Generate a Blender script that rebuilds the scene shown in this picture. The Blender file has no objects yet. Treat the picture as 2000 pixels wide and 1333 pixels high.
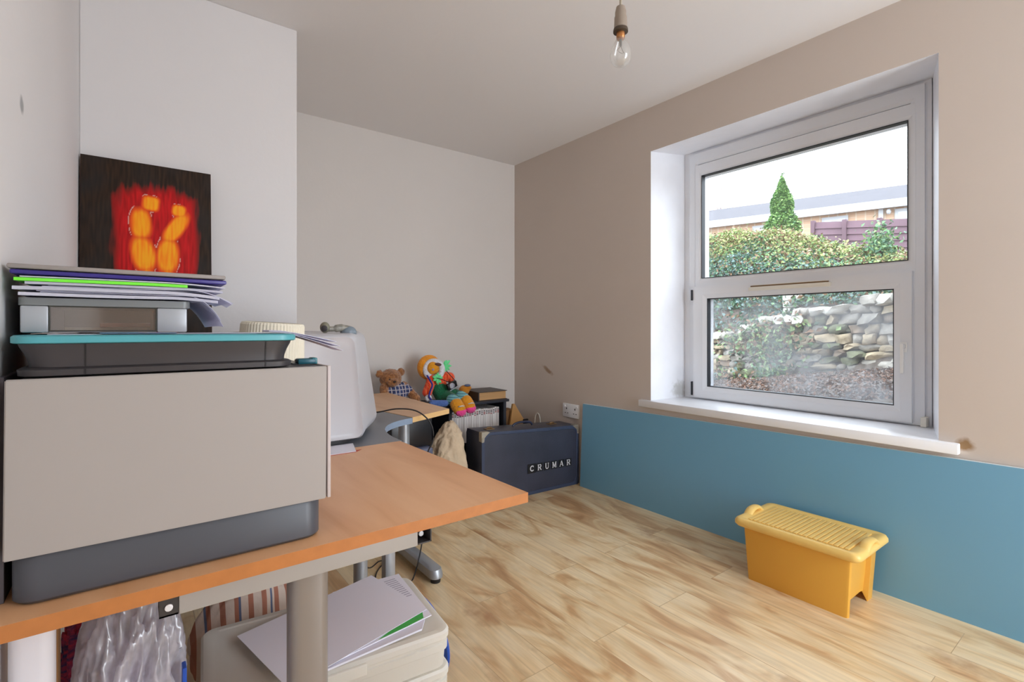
import bpy, bmesh, math, random
from mathutils import Vector, Matrix, Euler, noise
random.seed(7)
PI = math.pi
scn = bpy.context.scene
COL = scn.collection

# ------------------------------------------------------------ camera
cam_d = bpy.data.cameras.new('camera'); cam = bpy.data.objects.new('camera', cam_d); COL.objects.link(cam)
cam.location = (0, 0, 1.15)
cam.rotation_euler = (PI/2, 0, -math.atan(738/976))
cam_d.sensor_width = 36; cam_d.lens = 976/2000*36; cam_d.shift_y = -0.01225
cam_d.clip_start = 0.02; cam_d.clip_end = 200
scn.camera = cam

# ------------------------------------------------------------ world, light, exposure
w = bpy.data.worlds.new('overcast_sky'); scn.world = w; w.use_nodes = True
bg = w.node_tree.nodes['Background']; bg.inputs[0].default_value = (0.80, 0.90, 1.0, 1); bg.inputs[1].default_value = 4.2
def area(name, loc, rot, sx, sy, power, col, portal=False):
    l = bpy.data.lights.new(name, 'AREA'); l.shape = 'RECTANGLE'; l.size = sx; l.size_y = sy
    l.energy = power; l.color = col
    o = bpy.data.objects.new(name, l); COL.objects.link(o); o.location = loc; o.rotation_euler = rot
    if portal: l.cycles.is_portal = True
    return o
area('window_portal', (3.06, 1.31, 1.5), (0, PI/2, 0), 1.65, 1.3, 1, (1, 1, 1), True)
# unseen fill light added behind the camera to brighten the room
area('rear_fill', (2.02, -1.72, 1.30), (PI/2, 0, 0), 1.0, 2.1, 30, (0.87, 0.93, 1.0))
scn.view_settings.view_transform = 'Standard'; scn.view_settings.look = 'None'
scn.view_settings.gamma = 1; scn.view_settings.exposure = 0.60; scn.view_settings.use_curve_mapping = False
scn.cycles.use_denoising = True; scn.cycles.max_bounces = 10; scn.cycles.diffuse_bounces = 7
scn.cycles.transparent_max_bounces = 12; scn.cycles.sample_clamp_indirect = 8; scn.cycles.caustics_reflective = False; scn.cycles.caustics_refractive = False

# ------------------------------------------------------------ materials
def lin(c):
    return tuple(((v/255)/12.92 if v/255 <= .04045 else ((v/255+.055)/1.055)**2.4) for v in c)
MATS = {}
def M(name, rgb, rough=.6, metal=0, vary=0.0, vscale=8, bump=0, bscale=60, spec=.5, stretch=(1, 1, 1), rgb2=None, sheen=0, coords='Object'):
    if name in MATS: return MATS[name]
    m = bpy.data.materials.new(name); m.use_nodes = True; nt = m.node_tree; N = nt.nodes; L = nt.links
    b = N['Principled BSDF']
    c = lin(rgb); b.inputs['Base Color'].default_value = (*c, 1)
    b.inputs['Roughness'].default_value = rough; b.inputs['Metallic'].default_value = metal
    b.inputs['Specular IOR Level'].default_value = spec
    if sheen: b.inputs['Sheen Weight'].default_value = sheen
    tc = N.new('ShaderNodeTexCoord'); mp = N.new('ShaderNodeMapping'); L.new(tc.outputs[coords], mp.inputs[0])
    mp.inputs['Scale'].default_value = stretch
    if vary or rgb2:
        n = N.new('ShaderNodeTexNoise'); n.inputs['Scale'].default_value = vscale; n.inputs['Detail'].default_value = 4
        L.new(mp.outputs[0], n.inputs[0])
        r = N.new('ShaderNodeValToRGB'); e = r.color_ramp.elements
        if rgb2: c2 = lin(rgb2); e[0].color = (*c2, 1); e[1].color = (*c, 1)
        else:
            e[0].color = (*[v*(1-vary) for v in c], 1); e[1].color = (*[min(1, v*(1+vary)) for v in c], 1)
        e[0].position = .35; e[1].position = .65
        L.new(n.outputs[0], r.inputs[0]); L.new(r.outputs[0], b.inputs['Base Color'])
    if bump:
        n2 = N.new('ShaderNodeTexNoise'); n2.inputs['Scale'].default_value = bscale; n2.inputs['Detail'].default_value = 3
        L.new(mp.outputs[0], n2.inputs[0]); bp = N.new('ShaderNodeBump'); bp.inputs['Strength'].default_value = bump
        bp.inputs['Distance'].default_value = .01
        L.new(n2.outputs[0], bp.inputs['Height']); L.new(bp.outputs[0], b.inputs['Normal'])
    MATS[name] = m; return m
def base_link(m):
    b = m.node_tree.nodes['Principled BSDF']; s = b.inputs['Base Color']
    return b, (s.links[0].from_socket if s.links else None), tuple(s.default_value)
def spot(m, centre, radii, rgb, amount=.8, rot=0, nscale=14):
    """an irregular stain of its own shape at one place on a surface"""
    nt = m.node_tree; N = nt.nodes; L = nt.links; b, src, dv = base_link(m)
    tc = N.new('ShaderNodeTexCoord'); mp = N.new('ShaderNodeMapping'); mp.vector_type = 'TEXTURE'
    mp.inputs['Location'].default_value = centre; mp.inputs['Scale'].default_value = radii; mp.inputs['Rotation'].default_value = (rot, 0, 0) if not isinstance(rot, tuple) else rot
    L.new(tc.outputs['Object'], mp.inputs[0])
    ln = N.new('ShaderNodeVectorMath'); ln.operation = 'LENGTH'; L.new(mp.outputs[0], ln.inputs[0])
    nz = N.new('ShaderNodeTexNoise'); nz.inputs['Scale'].default_value = nscale; L.new(tc.outputs['Object'], nz.inputs[0])
    ad = N.new('ShaderNodeMath'); ad.operation = 'ADD'; L.new(ln.outputs['Value'], ad.inputs[0]); L.new(nz.outputs[0], ad.inputs[1])
    mr = N.new('ShaderNodeMapRange'); mr.inputs[1].default_value = .95; mr.inputs[2].default_value = 1.5; mr.inputs[3].default_value = amount; mr.inputs[4].default_value = 0
    L.new(ad.outputs[0], mr.inputs[0])
    mx = N.new('ShaderNodeMix'); mx.data_type = 'RGBA'; L.new(mr.outputs[0], mx.inputs[0])
    if src: L.new(src, mx.inputs[6])
    else: mx.inputs[6].default_value = dv
    mx.inputs[7].default_value = (*lin(rgb), 1); L.new(mx.outputs[2], b.inputs['Base Color'])
def lines_on(m, axis, freq, rgb, thin=.9, rng=None):
    """thin printed / moulded lines across a surface"""
    nt = m.node_tree; N = nt.nodes; L = nt.links; b, src, dv = base_link(m)
    tc = N.new('ShaderNodeTexCoord'); sp = N.new('ShaderNodeSeparateXYZ'); L.new(tc.outputs['Object'], sp.inputs[0])
    a = N.new('ShaderNodeMath'); a.operation = 'MULTIPLY'; a.inputs[1].default_value = freq; L.new(sp.outputs[axis], a.inputs[0])
    f = N.new('ShaderNodeMath'); f.operation = 'FRACT'; L.new(a.outputs[0], f.inputs[0])
    g = N.new('ShaderNodeMath'); g.operation = 'GREATER_THAN'; g.inputs[1].default_value = thin; L.new(f.outputs[0], g.inputs[0])
    mx = N.new('ShaderNodeMix'); mx.data_type = 'RGBA'; L.new(g.outputs[0], mx.inputs[0])
    if src: L.new(src, mx.inputs[6])
    else: mx.inputs[6].default_value = dv
    mx.inputs[7].default_value = (*lin(rgb), 1); L.new(mx.outputs[2], b.inputs['Base Color'])
def glassy(name, rgb, transp, rough=.05, gloss=.08, translucent=0.0, noise_scale=0):
    if name in MATS: return MATS[name]
    m = bpy.data.materials.new(name); m.use_nodes = True; nt = m.node_tree; N = nt.nodes; L = nt.links; N.clear()
    out = N.new('ShaderNodeOutputMaterial'); t = N.new('ShaderNodeBsdfTransparent')
    d = N.new('ShaderNodeBsdfDiffuse'); d.inputs[0].default_value = (*lin(rgb), 1)
    tl = N.new('ShaderNodeBsdfTranslucent'); tl.inputs[0].default_value = (*lin(rgb), 1)
    m0 = N.new('ShaderNodeMixShader'); m0.inputs[0].default_value = translucent; L.new(d.outputs[0], m0.inputs[1]); L.new(tl.outputs[0], m0.inputs[2])
    g = N.new('ShaderNodeBsdfGlossy'); g.inputs['Roughness'].default_value = rough; g.inputs[0].default_value = (.9, .9, .9, 1)
    m1 = N.new('ShaderNodeMixShader'); m1.inputs[0].default_value = transp; L.new(m0.outputs[0], m1.inputs[1]); L.new(t.outputs[0], m1.inputs[2])
    m2 = N.new('ShaderNodeMixShader'); m2.inputs[0].default_value = gloss; L.new(m1.outputs[0], m2.inputs[1]); L.new(g.outputs[0], m2.inputs[2])
    L.new(m2.outputs[0], out.inputs[0])
    if noise_scale:
        tc = N.new('ShaderNodeTexCoord'); nz = N.new('ShaderNodeTexNoise'); nz.inputs['Scale'].default_value = noise_scale
        L.new(tc.outputs['Object'], nz.inputs[0]); mr = N.new('ShaderNodeMapRange'); mr.inputs[1].default_value = .35; mr.inputs[2].default_value = .65
        mr.inputs[3].default_value = transp-.22; mr.inputs[4].default_value = min(1, transp+.1)
        L.new(nz.outputs[0], mr.inputs[0]); L.new(mr.outputs[0], m1.inputs[0])
    MATS[name] = m; return m

def wood(name, light, mid, dark, axis_scale, rough=.42, knots=False):
    m = bpy.data.materials.new(name); m.use_nodes = True; nt = m.node_tree; N = nt.nodes; L = nt.links; b = N['Principled BSDF']
    tc = N.new('ShaderNodeTexCoord'); mp = N.new('ShaderNodeMapping'); mp.inputs['Scale'].default_value = axis_scale; L.new(tc.outputs['Object'], mp.inputs[0])
    n = N.new('ShaderNodeTexNoise'); n.inputs['Scale'].default_value = 1; n.inputs['Detail'].default_value = 8; n.inputs['Distortion'].default_value = .6; L.new(mp.outputs[0], n.inputs[0])
    r = N.new('ShaderNodeValToRGB'); e = r.color_ramp.elements; e[0].color = (*lin(dark), 1); e[0].position = .3; e[1].color = (*lin(light), 1); e[1].position = .62
    x = e.new(.45); x.color = (*lin(mid), 1); L.new(n.outputs[0], r.inputs[0]); L.new(r.outputs[0], b.inputs['Base Color'])
    b.inputs['Roughness'].default_value = rough; MATS[name] = m; return m

paint = M('matt_wall_paint', (212, 206, 201), .85, bump=.06, bscale=40, vary=.015, vscale=1.2)
paint_r = M('matt_wall_paint_dim', (200, 188, 178), .85, bump=.06, bscale=40, vary=.015, vscale=1.2)  # wall paint with the window wall's warm shade mixed into its colour
spot(paint_r, (2.644, 3.02, .815), (.05, .085, .022), (150, 120, 92), .9, rot=.45, nscale=30)
spot(paint_r, (2.644, 3.2, .80), (.05, .16, .10), (196, 184, 172), .5, nscale=12)
spot(paint_r, (2.644, .50, .685), (.05, .035, .03), (140, 105, 60), .9, nscale=30)
paint_l = M('matt_wall_paint_lit', (222, 219, 219), .85, bump=.06, bscale=40, vary=.015, vscale=1.2); paint_b = paint_l.copy()  # wall paint with cool window light on left wall and breast mixed into colour
spot(paint_l, (-.167, 1.296, 1.568), (.05, .028, .02), (140, 140, 142), .8, nscale=30)
ceil_paint = M('ceiling_paint', (228, 225, 224), .9, bump=.04, bscale=50)
upvc = M('white_window_plastic', (226, 228, 232), .28)
white_gloss = M('white_gloss_paint', (232, 233, 236), .3, vary=.03, vscale=6)
rubber = M('black_rubber_seal', (30, 32, 38), .5)
cream_pl = M('cream_plastic', (228, 224, 212), .4)
metal_grey = M('silver_grey_metal', (168, 172, 178), .38, .55)
metal_beam = M('grey_painted_steel', (172, 168, 163), .5, .1)
dark_pl = M('dark_charcoal_plastic', (60, 56, 58), .42)
dark_pl2 = M('charcoal_grey_plastic', (76, 78, 85), .38)
black = M('black_plastic', (24, 23, 26), .4)
teal = M('teal_plastic', (84, 166, 176), .35)
panel_grey = M('pale_warm_grey_plastic', (166, 159, 154), .5)
silver = M('silver_plastic', (176, 178, 182), .35, .15)
paper = M('white_paper', (232, 231, 242), .7)
paper2 = M('off_white_paper', (222, 220, 232), .7)
beech = wood('beech_laminate', (230, 178, 132), (222, 166, 118), (208, 148, 98), (9, 1.1, 9), .33)
beech_edge = M('beech_edge_band', (186, 118, 62), .4, vary=.06, vscale=30)
beech_pale = wood('pale_beech_laminate', (214, 172, 134), (206, 164, 126), (196, 150, 110), (9, 1.3, 9), .4)
beech_edge_p = M('pale_beech_edge', (220, 180, 124), .4)
blue_board = M('blue_satin_laminate', (112, 164, 194), .28)
blue_edge = M('white_board_edge', (214, 224, 228), .5)
yellow = M('mustard_yellow_plastic', (222, 166, 66), .42)
yellow_l = M('yellow_plastic_highlit', (234, 196, 112), .38)  # box yellow lightened to put the lid's cream highlights into its colour
case_mat = M('navy_black_leathercloth', (54, 57, 72), .33, bump=.25, bscale=160, vary=.15, vscale=5)
case_trim = M('navy_vinyl_trim', (58, 68, 92), .4, bump=.2, bscale=100)
bright_metal = M('worn_bright_metal', (186, 176, 160), .35, .7, vary=.15, vscale=40)

# laminate floor
def floor_mat():
    m = bpy.data.materials.new('oak_laminate_floor'); m.use_nodes = True; nt = m.node_tree; N = nt.nodes; L = nt.links; b = N['Principled BSDF']
    tc = N.new('ShaderNodeTexCoord'); mp = N.new('ShaderNodeMapping'); mp.inputs['Rotation'].default_value = (0, 0, PI/2); L.new(tc.outputs['Object'], mp.inputs[0])
    br = N.new('ShaderNodeTexBrick'); br.offset = .37; br.inputs['Scale'].default_value = 1; br.inputs['Brick Width'].default_value = 1.28; br.inputs['Row Height'].default_value = .192
    br.inputs['Mortar Size'].default_value = .0011; br.inputs['Mortar Smooth'].default_value = .2
    br.inputs['Color1'].default_value = (0, 0, 0, 1); br.inputs['Color2'].default_value = (1, 1, 1, 1); br.inputs['Mortar'].default_value = (.5, .5, .5, 1); L.new(mp.outputs[0], br.inputs[0])
    off = N.new('ShaderNodeVectorMath'); off.operation = 'MULTIPLY_ADD'; off.inputs[1].default_value = (7, 11, 5); L.new(br.outputs['Color'], off.inputs[0]); L.new(tc.outputs['Object'], off.inputs[2])
    m2 = N.new('ShaderNodeMapping'); m2.inputs['Scale'].default_value = (6.5, 2.1, 1); L.new(off.outputs[0], m2.inputs[0])
    n1 = N.new('ShaderNodeTexNoise'); n1.inputs['Scale'].default_value = 1; n1.inputs['Detail'].default_value = 3; n1.inputs['Distortion'].default_value = 1.4; L.new(m2.outputs[0], n1.inputs[0])
    r1 = N.new('ShaderNodeValToRGB'); e = r1.color_ramp.elements
    e[0].position = .26; e[0].color = (*lin((186, 142, 98)), 1); e[1].position = .60; e[1].color = (*lin((236, 212, 172)), 1)
    x = e.new(.38); x.color = (*lin((208, 168, 122)), 1); x = e.new(.47); x.color = (*lin((226, 196, 150)), 1)
    L.new(n1.outputs[0], r1.inputs[0])
    m3 = N.new('ShaderNodeMapping'); m3.inputs['Scale'].default_value = (70, 3.2, 1); L.new(off.outputs[0], m3.inputs[0])
    n2 = N.new('ShaderNodeTexNoise'); n2.inputs['Scale'].default_value = 1; n2.inputs['Detail'].default_value = 5; n2.inputs['Distortion'].default_value = .8; L.new(m3.outputs[0], n2.inputs[0])
    mr = N.new('ShaderNodeMapRange'); mr.inputs[1].default_value = .3; mr.inputs[2].default_value = .7; mr.inputs[3].default_value = .84; mr.inputs[4].default_value = 1.06; L.new(n2.outputs[0], mr.inputs[0])
    mul = N.new('ShaderNodeMix'); mul.data_type = 'RGBA'; mul.blend_type = 'MULTIPLY'; mul.inputs[0].default_value = 1; L.new(r1.outputs[0], mul.inputs[6]); L.new(mr.outputs[0], mul.inputs[7])
    # knots
    m4 = N.new('ShaderNodeMapping'); m4.inputs['Scale'].default_value = (3.6, 1.5, 1); L.new(off.outputs[0], m4.inputs[0])
    vo = N.new('ShaderNodeTexVoronoi'); vo.inputs['Scale'].default_value = 1; L.new(m4.outputs[0], vo.inputs[0])
    n3 = N.new('ShaderNodeTexNoise'); n3.inputs['Scale'].default_value = 22; n3.inputs['Detail'].default_value = 3; L.new(off.outputs[0], n3.inputs[0])
    ad = N.new('ShaderNodeMath'); ad.operation = 'MULTIPLY_ADD'; ad.inputs[1].default_value = .28; L.new(n3.outputs[0], ad.inputs[0]); L.new(vo.outputs['Distance'], ad.inputs[2])
    kr = N.new('ShaderNodeMapRange'); kr.inputs[1].default_value = .17; kr.inputs[2].default_value = .36; kr.inputs[3].default_value = .62; kr.inputs[4].default_value = 0; L.new(ad.outputs[0], kr.inputs[0])
    mk = N.new('ShaderNodeMix'); mk.data_type = 'RGBA'; L.new(kr.outputs[0], mk.inputs[0]); L.new(mul.outputs[2], mk.inputs[6]); mk.inputs[7].default_value = (*lin((158, 104, 62)), 1)
    ms = N.new('ShaderNodeMix'); ms.data_type = 'RGBA'; ms.inputs[7].default_value = (*lin((140, 104, 66)), 1)
    sc = N.new('ShaderNodeMath'); sc.operation = 'MULTIPLY'; sc.inputs[1].default_value = .55; L.new(br.outputs['Fac'], sc.inputs[0]); L.new(sc.outputs[0], ms.inputs[0]); L.new(mk.outputs[2], ms.inputs[6])
    L.new(ms.outputs[2], b.inputs['Base Color']); b.inputs['Roughness'].default_value = .3
    b.inputs['Specular IOR Level'].default_value = .5
    return m

# ------------------------------------------------------------ building helpers
ROOTM = {}
def mesh_obj(name, bm, mats, parent=None, smooth=False, local=False, auto=None):
    me = bpy.data.meshes.new(name)
    if bm is not None:
        bm.normal_update(); bm.to_mesh(me); bm.free()
    if not isinstance(mats, (list, tuple)): mats = [mats]
    for mm in mats: me.materials.append(mm)
    o = bpy.data.objects.new(name, me); COL.objects.link(o)
    if parent is not None:
        o.parent = parent; R = ROOTM.get(parent.name, Matrix())
        if not local: me.transform(R.inverted())
        ROOTM[o.name] = R
    else: ROOTM[o.name] = Matrix()
    if smooth or auto:
        for p in me.polygons: p.use_smooth = True
        if auto:
            try: me.set_sharp_from_angle(angle=math.radians(auto))
            except Exception: pass
    return o
def tag(o, label=None, cat=None, group=None, kind=None):
    if label: o['label'] = label
    if cat: o['category'] = cat
    if group: o['group'] = group
    if kind: o['kind'] = kind
    return o
def thing(name, loc, label, cat, group=None, rz=0, kind=None, rot=None):
    o = bpy.data.objects.new(name, None); o.empty_display_size = .05; COL.objects.link(o)
    o.location = loc; o.rotation_euler = rot if rot else (0, 0, rz)
    ROOTM[o.name] = Matrix.Translation(loc) @ Euler(o.rotation_euler).to_matrix().to_4x4()
    return tag(o, label, cat, group, kind)
def struct(name, bm, mat, **k):
    return tag(mesh_obj(name, bm, mat, **k), kind='structure')
def BM(): return bmesh.new()
def box(bm, a, b, bev=0, mi=0, seg=2, rot=None, piv=None):
    lo = [min(a[i], b[i]) for i in range(3)]; hi = [max(a[i], b[i]) for i in range(3)]
    vs = [bm.verts.new((x, y, z)) for x in (lo[0], hi[0]) for y in (lo[1], hi[1]) for z in (lo[2], hi[2])]
    idx = [(0, 1, 3, 2), (4, 6, 7, 5), (0, 4, 5, 1), (2, 3, 7, 6), (0, 2, 6, 4), (1, 5, 7, 3)]
    fs = [bm.faces.new([vs[i] for i in q]) for q in idx]
    for f in fs: f.material_index = mi
    allv = vs
    if bev:
        es = list({e for f in fs for e in f.edges})
        r = bmesh.ops.bevel(bm, geom=es, offset=bev, segments=seg, profile=.5, affect='EDGES')
        allv = list({v for f in r['faces'] for v in f.verts} | {v for f in fs if f.is_valid for v in f.verts})
        for f in r['faces']: f.material_index = mi
    if rot is not None:
        c = Vector(piv) if piv else Vector([(lo[i]+hi[i])/2 for i in range(3)])
        R = Euler(rot).to_matrix()
        for v in allv: v.co = c + R @ (v.co-c)
    return allv
def prism(bm, pts, z0, z1, mi=0, side_mi=None):
    n = len(pts)
    lo = [bm.verts.new((p[0], p[1], z0)) for p in pts]; hi = [bm.verts.new((p[0], p[1], z1)) for p in pts]
    f1 = bm.faces.new(list(reversed(lo))); f2 = bm.faces.new(hi); f1.material_index = f2.material_index = mi
    for i in range(n):
        f = bm.faces.new([lo[i], lo[(i+1) % n], hi[(i+1) % n], hi[i]]); f.material_index = mi if side_mi is None else side_mi
    return lo+hi
def loft(bm, rings, cap=True, mi=0):
    R = [[bm.verts.new(p) for p in r] for r in rings]; n = len(R[0])
    for a, b in zip(R[:-1], R[1:]):
        for i in range(n):
            f = bm.faces.new([a[i], a[(i+1) % n], b[(i+1) % n], b[i]]); f.material_index = mi
    if cap:
        f = bm.faces.new(list(reversed(R[0]))); f.material_index = mi; f = bm.faces.new(R[-1]); f.material_index = mi
    return R
def rrect(cx, cy, sx, sy, r, z, n=5):
    pts = []
    for k, (qx, qy) in enumerate(((1, 1), (-1, 1), (-1, -1), (1, -1))):
        for i in range(n+1):
            a = PI/2*k + PI/2*i/n
            pts.append((cx+qx*(sx/2-r)+r*math.cos(a), cy+qy*(sy/2-r)+r*math.sin(a), z))
    return pts
def lathe(bm, prof, centre, n=24, mi=0, M4=None, close=False):
    rings = [[(centre[0]+r*math.cos(2*PI*i/n), centre[1]+r*math.sin(2*PI*i/n), centre[2]+z) for i in range(n)] for r, z in prof]
    if M4: rings = [[tuple(M4 @ Vector(p)) for p in r] for r in rings]
    return loft(bm, rings, True, mi)
def tube(bm, pts, r, n=8, mi=0):
    pts = [Vector(p) for p in pts]; rr = r if isinstance(r, (list, tuple)) else [r]*len(pts)
    rings = []; up = Vector((0, 0, 1))
    for i, p in enumerate(pts):
        t = (pts[min(i+1, len(pts)-1)]-pts[max(i-1, 0)]).normalized()
        u = t.cross(up)
        if u.length < .05: u = t.cross(Vector((1, 0, 0)))
        u.normalize(); v = t.cross(u)
        rings.append([tuple(p+(u*math.cos(2*PI*k/n)+v*math.sin(2*PI*k/n))*rr[i]) for k in range(n)])
    return loft(bm, rings, True, mi)
def spline(pts, n=8):
    P = [Vector(p) for p in pts]; out = []
    for i in range(len(P)-1):
        a, b, c, d = P[max(i-1, 0)], P[i], P[i+1], P[min(i+2, len(P)-1)]
        for k in range(n):
            t = k/n
            out.append(.5*((2*b)+(-a+c)*t+(2*a-5*b+4*c-d)*t*t+(-a+3*b-3*c+d)*t**3))
    return out+[P[-1]]
def ball(bm, c, r, mi=0, seg=16, rot=None):
    rr = r if isinstance(r, (list, tuple)) else (r, r, r)
    m = Matrix.Translation(c) @ (Euler(rot).to_matrix().to_4x4() if rot else Matrix()) @ Matrix.Diagonal((*rr, 1))
    g = bmesh.ops.create_uvsphere(bm, u_segments=seg, v_segments=max(6, seg//2+2), radius=1, matrix=m)
    for v in g['verts']:
        for f in v.link_faces: f.material_index = mi
def caps(bm, a, b, ra, rb=None, n=6):
    a, b = Vector(a), Vector(b); rb = ra if rb is None else rb
    for i in range(n+1):
        t = i/n; ball(bm, tuple(a.lerp(b, t)), ra+(rb-ra)*t, seg=12)
def blob(name, bm, mat, parent=None, voxel=.006, smooth=4, **k):
    o = mesh_obj(name, bm, mat, parent, smooth=True, **k)
    r = o.modifiers.new('r', 'REMESH'); r.mode = 'VOXEL'; r.voxel_size = voxel; r.use_smooth_shade = True
    s = o.modifiers.new('s', 'SMOOTH'); s.iterations = smooth
    return o
def sheet(bm, fn, nu, nv, mi=0, thick=0):
    def layer(dz): return [[bm.verts.new(Vector(fn(i/nu, j/nv))+Vector((0, 0, dz))) for j in range(nv+1)] for i in range(nu+1)]
    V = layer(thick); fs = []
    def F(q):
        f = bm.faces.new(q); f.material_index = mi; fs.append(f)
    for i in range(nu):
        for j in range(nv): F([V[i][j], V[i+1][j], V[i+1][j+1], V[i][j+1]])
    if thick:
        W = layer(0)
        for i in range(nu):
            for j in range(nv): F([W[i][j+1], W[i+1][j+1], W[i+1][j], W[i][j]])
        for i in range(nu): F([W[i][0], W[i+1][0], V[i+1][0], V[i][0]]); F([V[i][nv], V[i+1][nv], W[i+1][nv], W[i][nv]])
        for j in range(nv): F([V[0][j], V[0][j+1], W[0][j+1], W[0][j]]); F([W[nu][j], W[nu][j+1], V[nu][j+1], V[nu][j]])
def rect_frame(bm, X0, X1, y0, y1, z0, z1, t, bev=0.0, mi=0, chamfer=.006):
    """mitred rectangular frame in the Y/Z plane between X0 (room side) and X1; t = width or (l, r, b, t)"""
    tl, tr, tb, tt = t if isinstance(t, tuple) else (t, t, t, t)
    c = chamfer
    def loop(x, a, b, cc, d): return [(x, a, cc), (x, b, cc), (x, b, d), (x, a, d)]
    rings = [loop(X1, y0, y1, z0, z1), loop(X0, y0, y1, z0, z1), loop(X0, y0+tl-3*c, y1-tr+3*c, z0+tb-3*c, z1-tt+3*c),
             loop(X0+c, y0+tl, y1-tr, z0+tb, z1-tt), loop(X1, y0+tl, y1-tr, z0+tb, z1-tt)]
    R = [[bm.verts.new(p) for p in r] for r in rings]
    for k in range(len(R)):
        a, b = R[k], R[(k+1) % len(R)]
        for i in range(4):
            f = bm.faces.new([a[i], a[(i+1) % 4], b[(i+1) % 4], b[i]]); f.material_index = mi

# ------------------------------------------------------------ room shell
XW, YB, ZC, XL, YC, XC, YF = 2.644, 3.46, 2.57, -.167, 2.517, .619, -1.75
bm = BM(); box(bm, (XL-.15, YF-.15, -.08), (XW+.5, YB+.15, 0)); struct('floor', bm, floor_mat())
bm = BM(); box(bm, (XL-.15, YF-.15, ZC), (XW+.5, YB+.15, ZC+.15)); struct('ceiling', bm, ceil_paint)
bm = BM(); box(bm, (XL-.15, YB, 0), (XW+.5, YB+.15, ZC)); struct('wall_back', bm, paint)
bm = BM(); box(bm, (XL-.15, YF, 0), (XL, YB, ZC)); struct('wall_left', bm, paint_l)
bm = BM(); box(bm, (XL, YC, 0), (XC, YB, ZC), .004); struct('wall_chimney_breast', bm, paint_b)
bm = BM()   # unseen rear wall, opening made to fit the fill light
for a, b in (((XL, YF-.15, 0), (1.48, YF, ZC)), ((2.56, YF-.15, 0), (XW, YF, ZC)), ((1.48, YF-.15, 2.40), (2.56, YF, ZC)), ((1.48, YF-.15, 0), (2.56, YF, .2))): box(bm, a, b)
struct('wall_front', bm, paint)
# window wall with splayed reveal
XO = 3.16; XR = 3.0
bm = BM()
def L4(x, y0, y1, z0, z1): return [bm.verts.new(p) for p in ((x, y0, z0), (x, y1, z0), (x, y1, z1), (x, y0, z1))]
o1 = L4(XW, YF, YB, 0, ZC); h1 = L4(XW, .582, 2.02, .66, 2.287); h2 = L4(XR, .682, 2.0, .66, 2.328); h3 = L4(XO, .682, 2.0, .66, 2.328); o2 = L4(XO, YF, YB, 0, ZC)
for a, b, mi in ((o1, h1, 0), (h1, h2, 1), (h2, h3, 1), (h3, o2, 2), (o2, o1, 0)):
    for i in range(4):
        f = bm.faces.new([a[i], b[i], b[(i+1) % 4], a[(i+1) % 4]]); f.material_index = mi
reveal = M('white_reveal_paint', (232, 233, 238), .5, vary=.03, vscale=5)
spot(reveal, (2.93, 2.01, .74), (.09, .06, .07), (170, 168, 160), .6, nscale=40)
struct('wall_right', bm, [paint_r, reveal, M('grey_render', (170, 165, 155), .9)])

# ------------------------------------------------------------ window
win = thing('window_1', (3.0, 1.31, .69), None, None, kind='structure')
bm = BM(); box(bm, (2.612, .515, .645), (XR+.07, 2.095, .688), .004)
mesh_obj('window_sill', bm, white_gloss, win, auto=40)
bm = BM(); rect_frame(bm, 2.985, 3.06, .682, 2.0, .688, 2.328, (.022, .05, .004, .02), chamfer=.002)
mesh_obj('window_surround', bm, white_gloss, win)
bm = BM(); rect_frame(bm, 2.965, 3.06, .704, 1.952, .690, 2.306, (.055, .06, .03, .075), chamfer=.006)
box(bm, (2.97, .72, 1.415), (3.06, 1.93, 1.455), .004)
fr = mesh_obj('window_frame', bm, upvc, win)
bm = BM(); rect_frame(bm, 2.962, 3.05, .738, 1.905, 1.424, 2.225, (.032, .045, .058, .075), chamfer=.007)
us = mesh_obj('fixed_light', bm, upvc, win)
bm = BM(); rect_frame(bm, 2.9625, 3.0, .767, 1.862, 1.478, 2.152, .0035, chamfer=.001); mesh_obj('gasket', bm, rubber, us)
glass = glassy('clear_glass', (220, 230, 235), .97, .02, .035)
glass2 = glassy('misted_glass', (190, 194, 198), .87, .1, .03, .4, 5)
bm = BM(); box(bm, (3.005, .768, 1.479), (3.011, 1.862, 2.150)); mesh_obj('glass_pane', bm, glass, us)
bm = BM(); rect_frame(bm, 2.945, 3.03, .748, 1.912, .700, 1.424, (.072, .095, .074, .08), chamfer=.009)
ls = mesh_obj('opening_casement', bm, upvc, win)
bm = BM(); rect_frame(bm, 2.955, 2.99, .820, 1.817, .774, 1.344, .0045, chamfer=.001); mesh_obj('gasket', bm, rubber, ls)
bm = BM(); box(bm, (2.99, .822, .776), (2.996, 1.815, 1.342)); mesh_obj('glass_pane', bm, glass2, ls)
bm = BM(); box(bm, (2.925, 1.09, 1.374), (2.947, 1.53, 1.396), .004); box(bm, (2.938, 1.11, 1.396), (2.948, 1.51, 1.408), .002)
mesh_obj('trickle_vent', bm, cream_pl, win, auto=40)
bm = BM(); box(bm, (2.932, 1.10, 1.3965), (2.9375, 1.52, 1.404)); mesh_obj('vent_slot', bm, M('vent_shadow_brown', (120, 92, 62), .7), win)
bm = BM(); box(bm, (2.934, .764, 1.035), (2.946, .792, 1.085), .004); box(bm, (2.915, .768, 1.055), (2.937, .786, 1.075), .004)
box(bm, (2.90, .768, .935), (2.918, .784, 1.078), .006); mesh_obj('window_handle', bm, M('white_handle', (236, 236, 234), .25), win, auto=40)
for z0, z1 in ((1.335, 1.405), (.71, .80)):
    bm = BM(); box(bm, (2.935, 1.912, z0), (2.965, 1.924, z1), .003); mesh_obj('hinge', bm, rubber, win)
bm = BM(); box(bm, (2.93, .690, .689), (2.975, .712, .735), .003); mesh_obj('frame_stop', bm, cream_pl, win)

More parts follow.
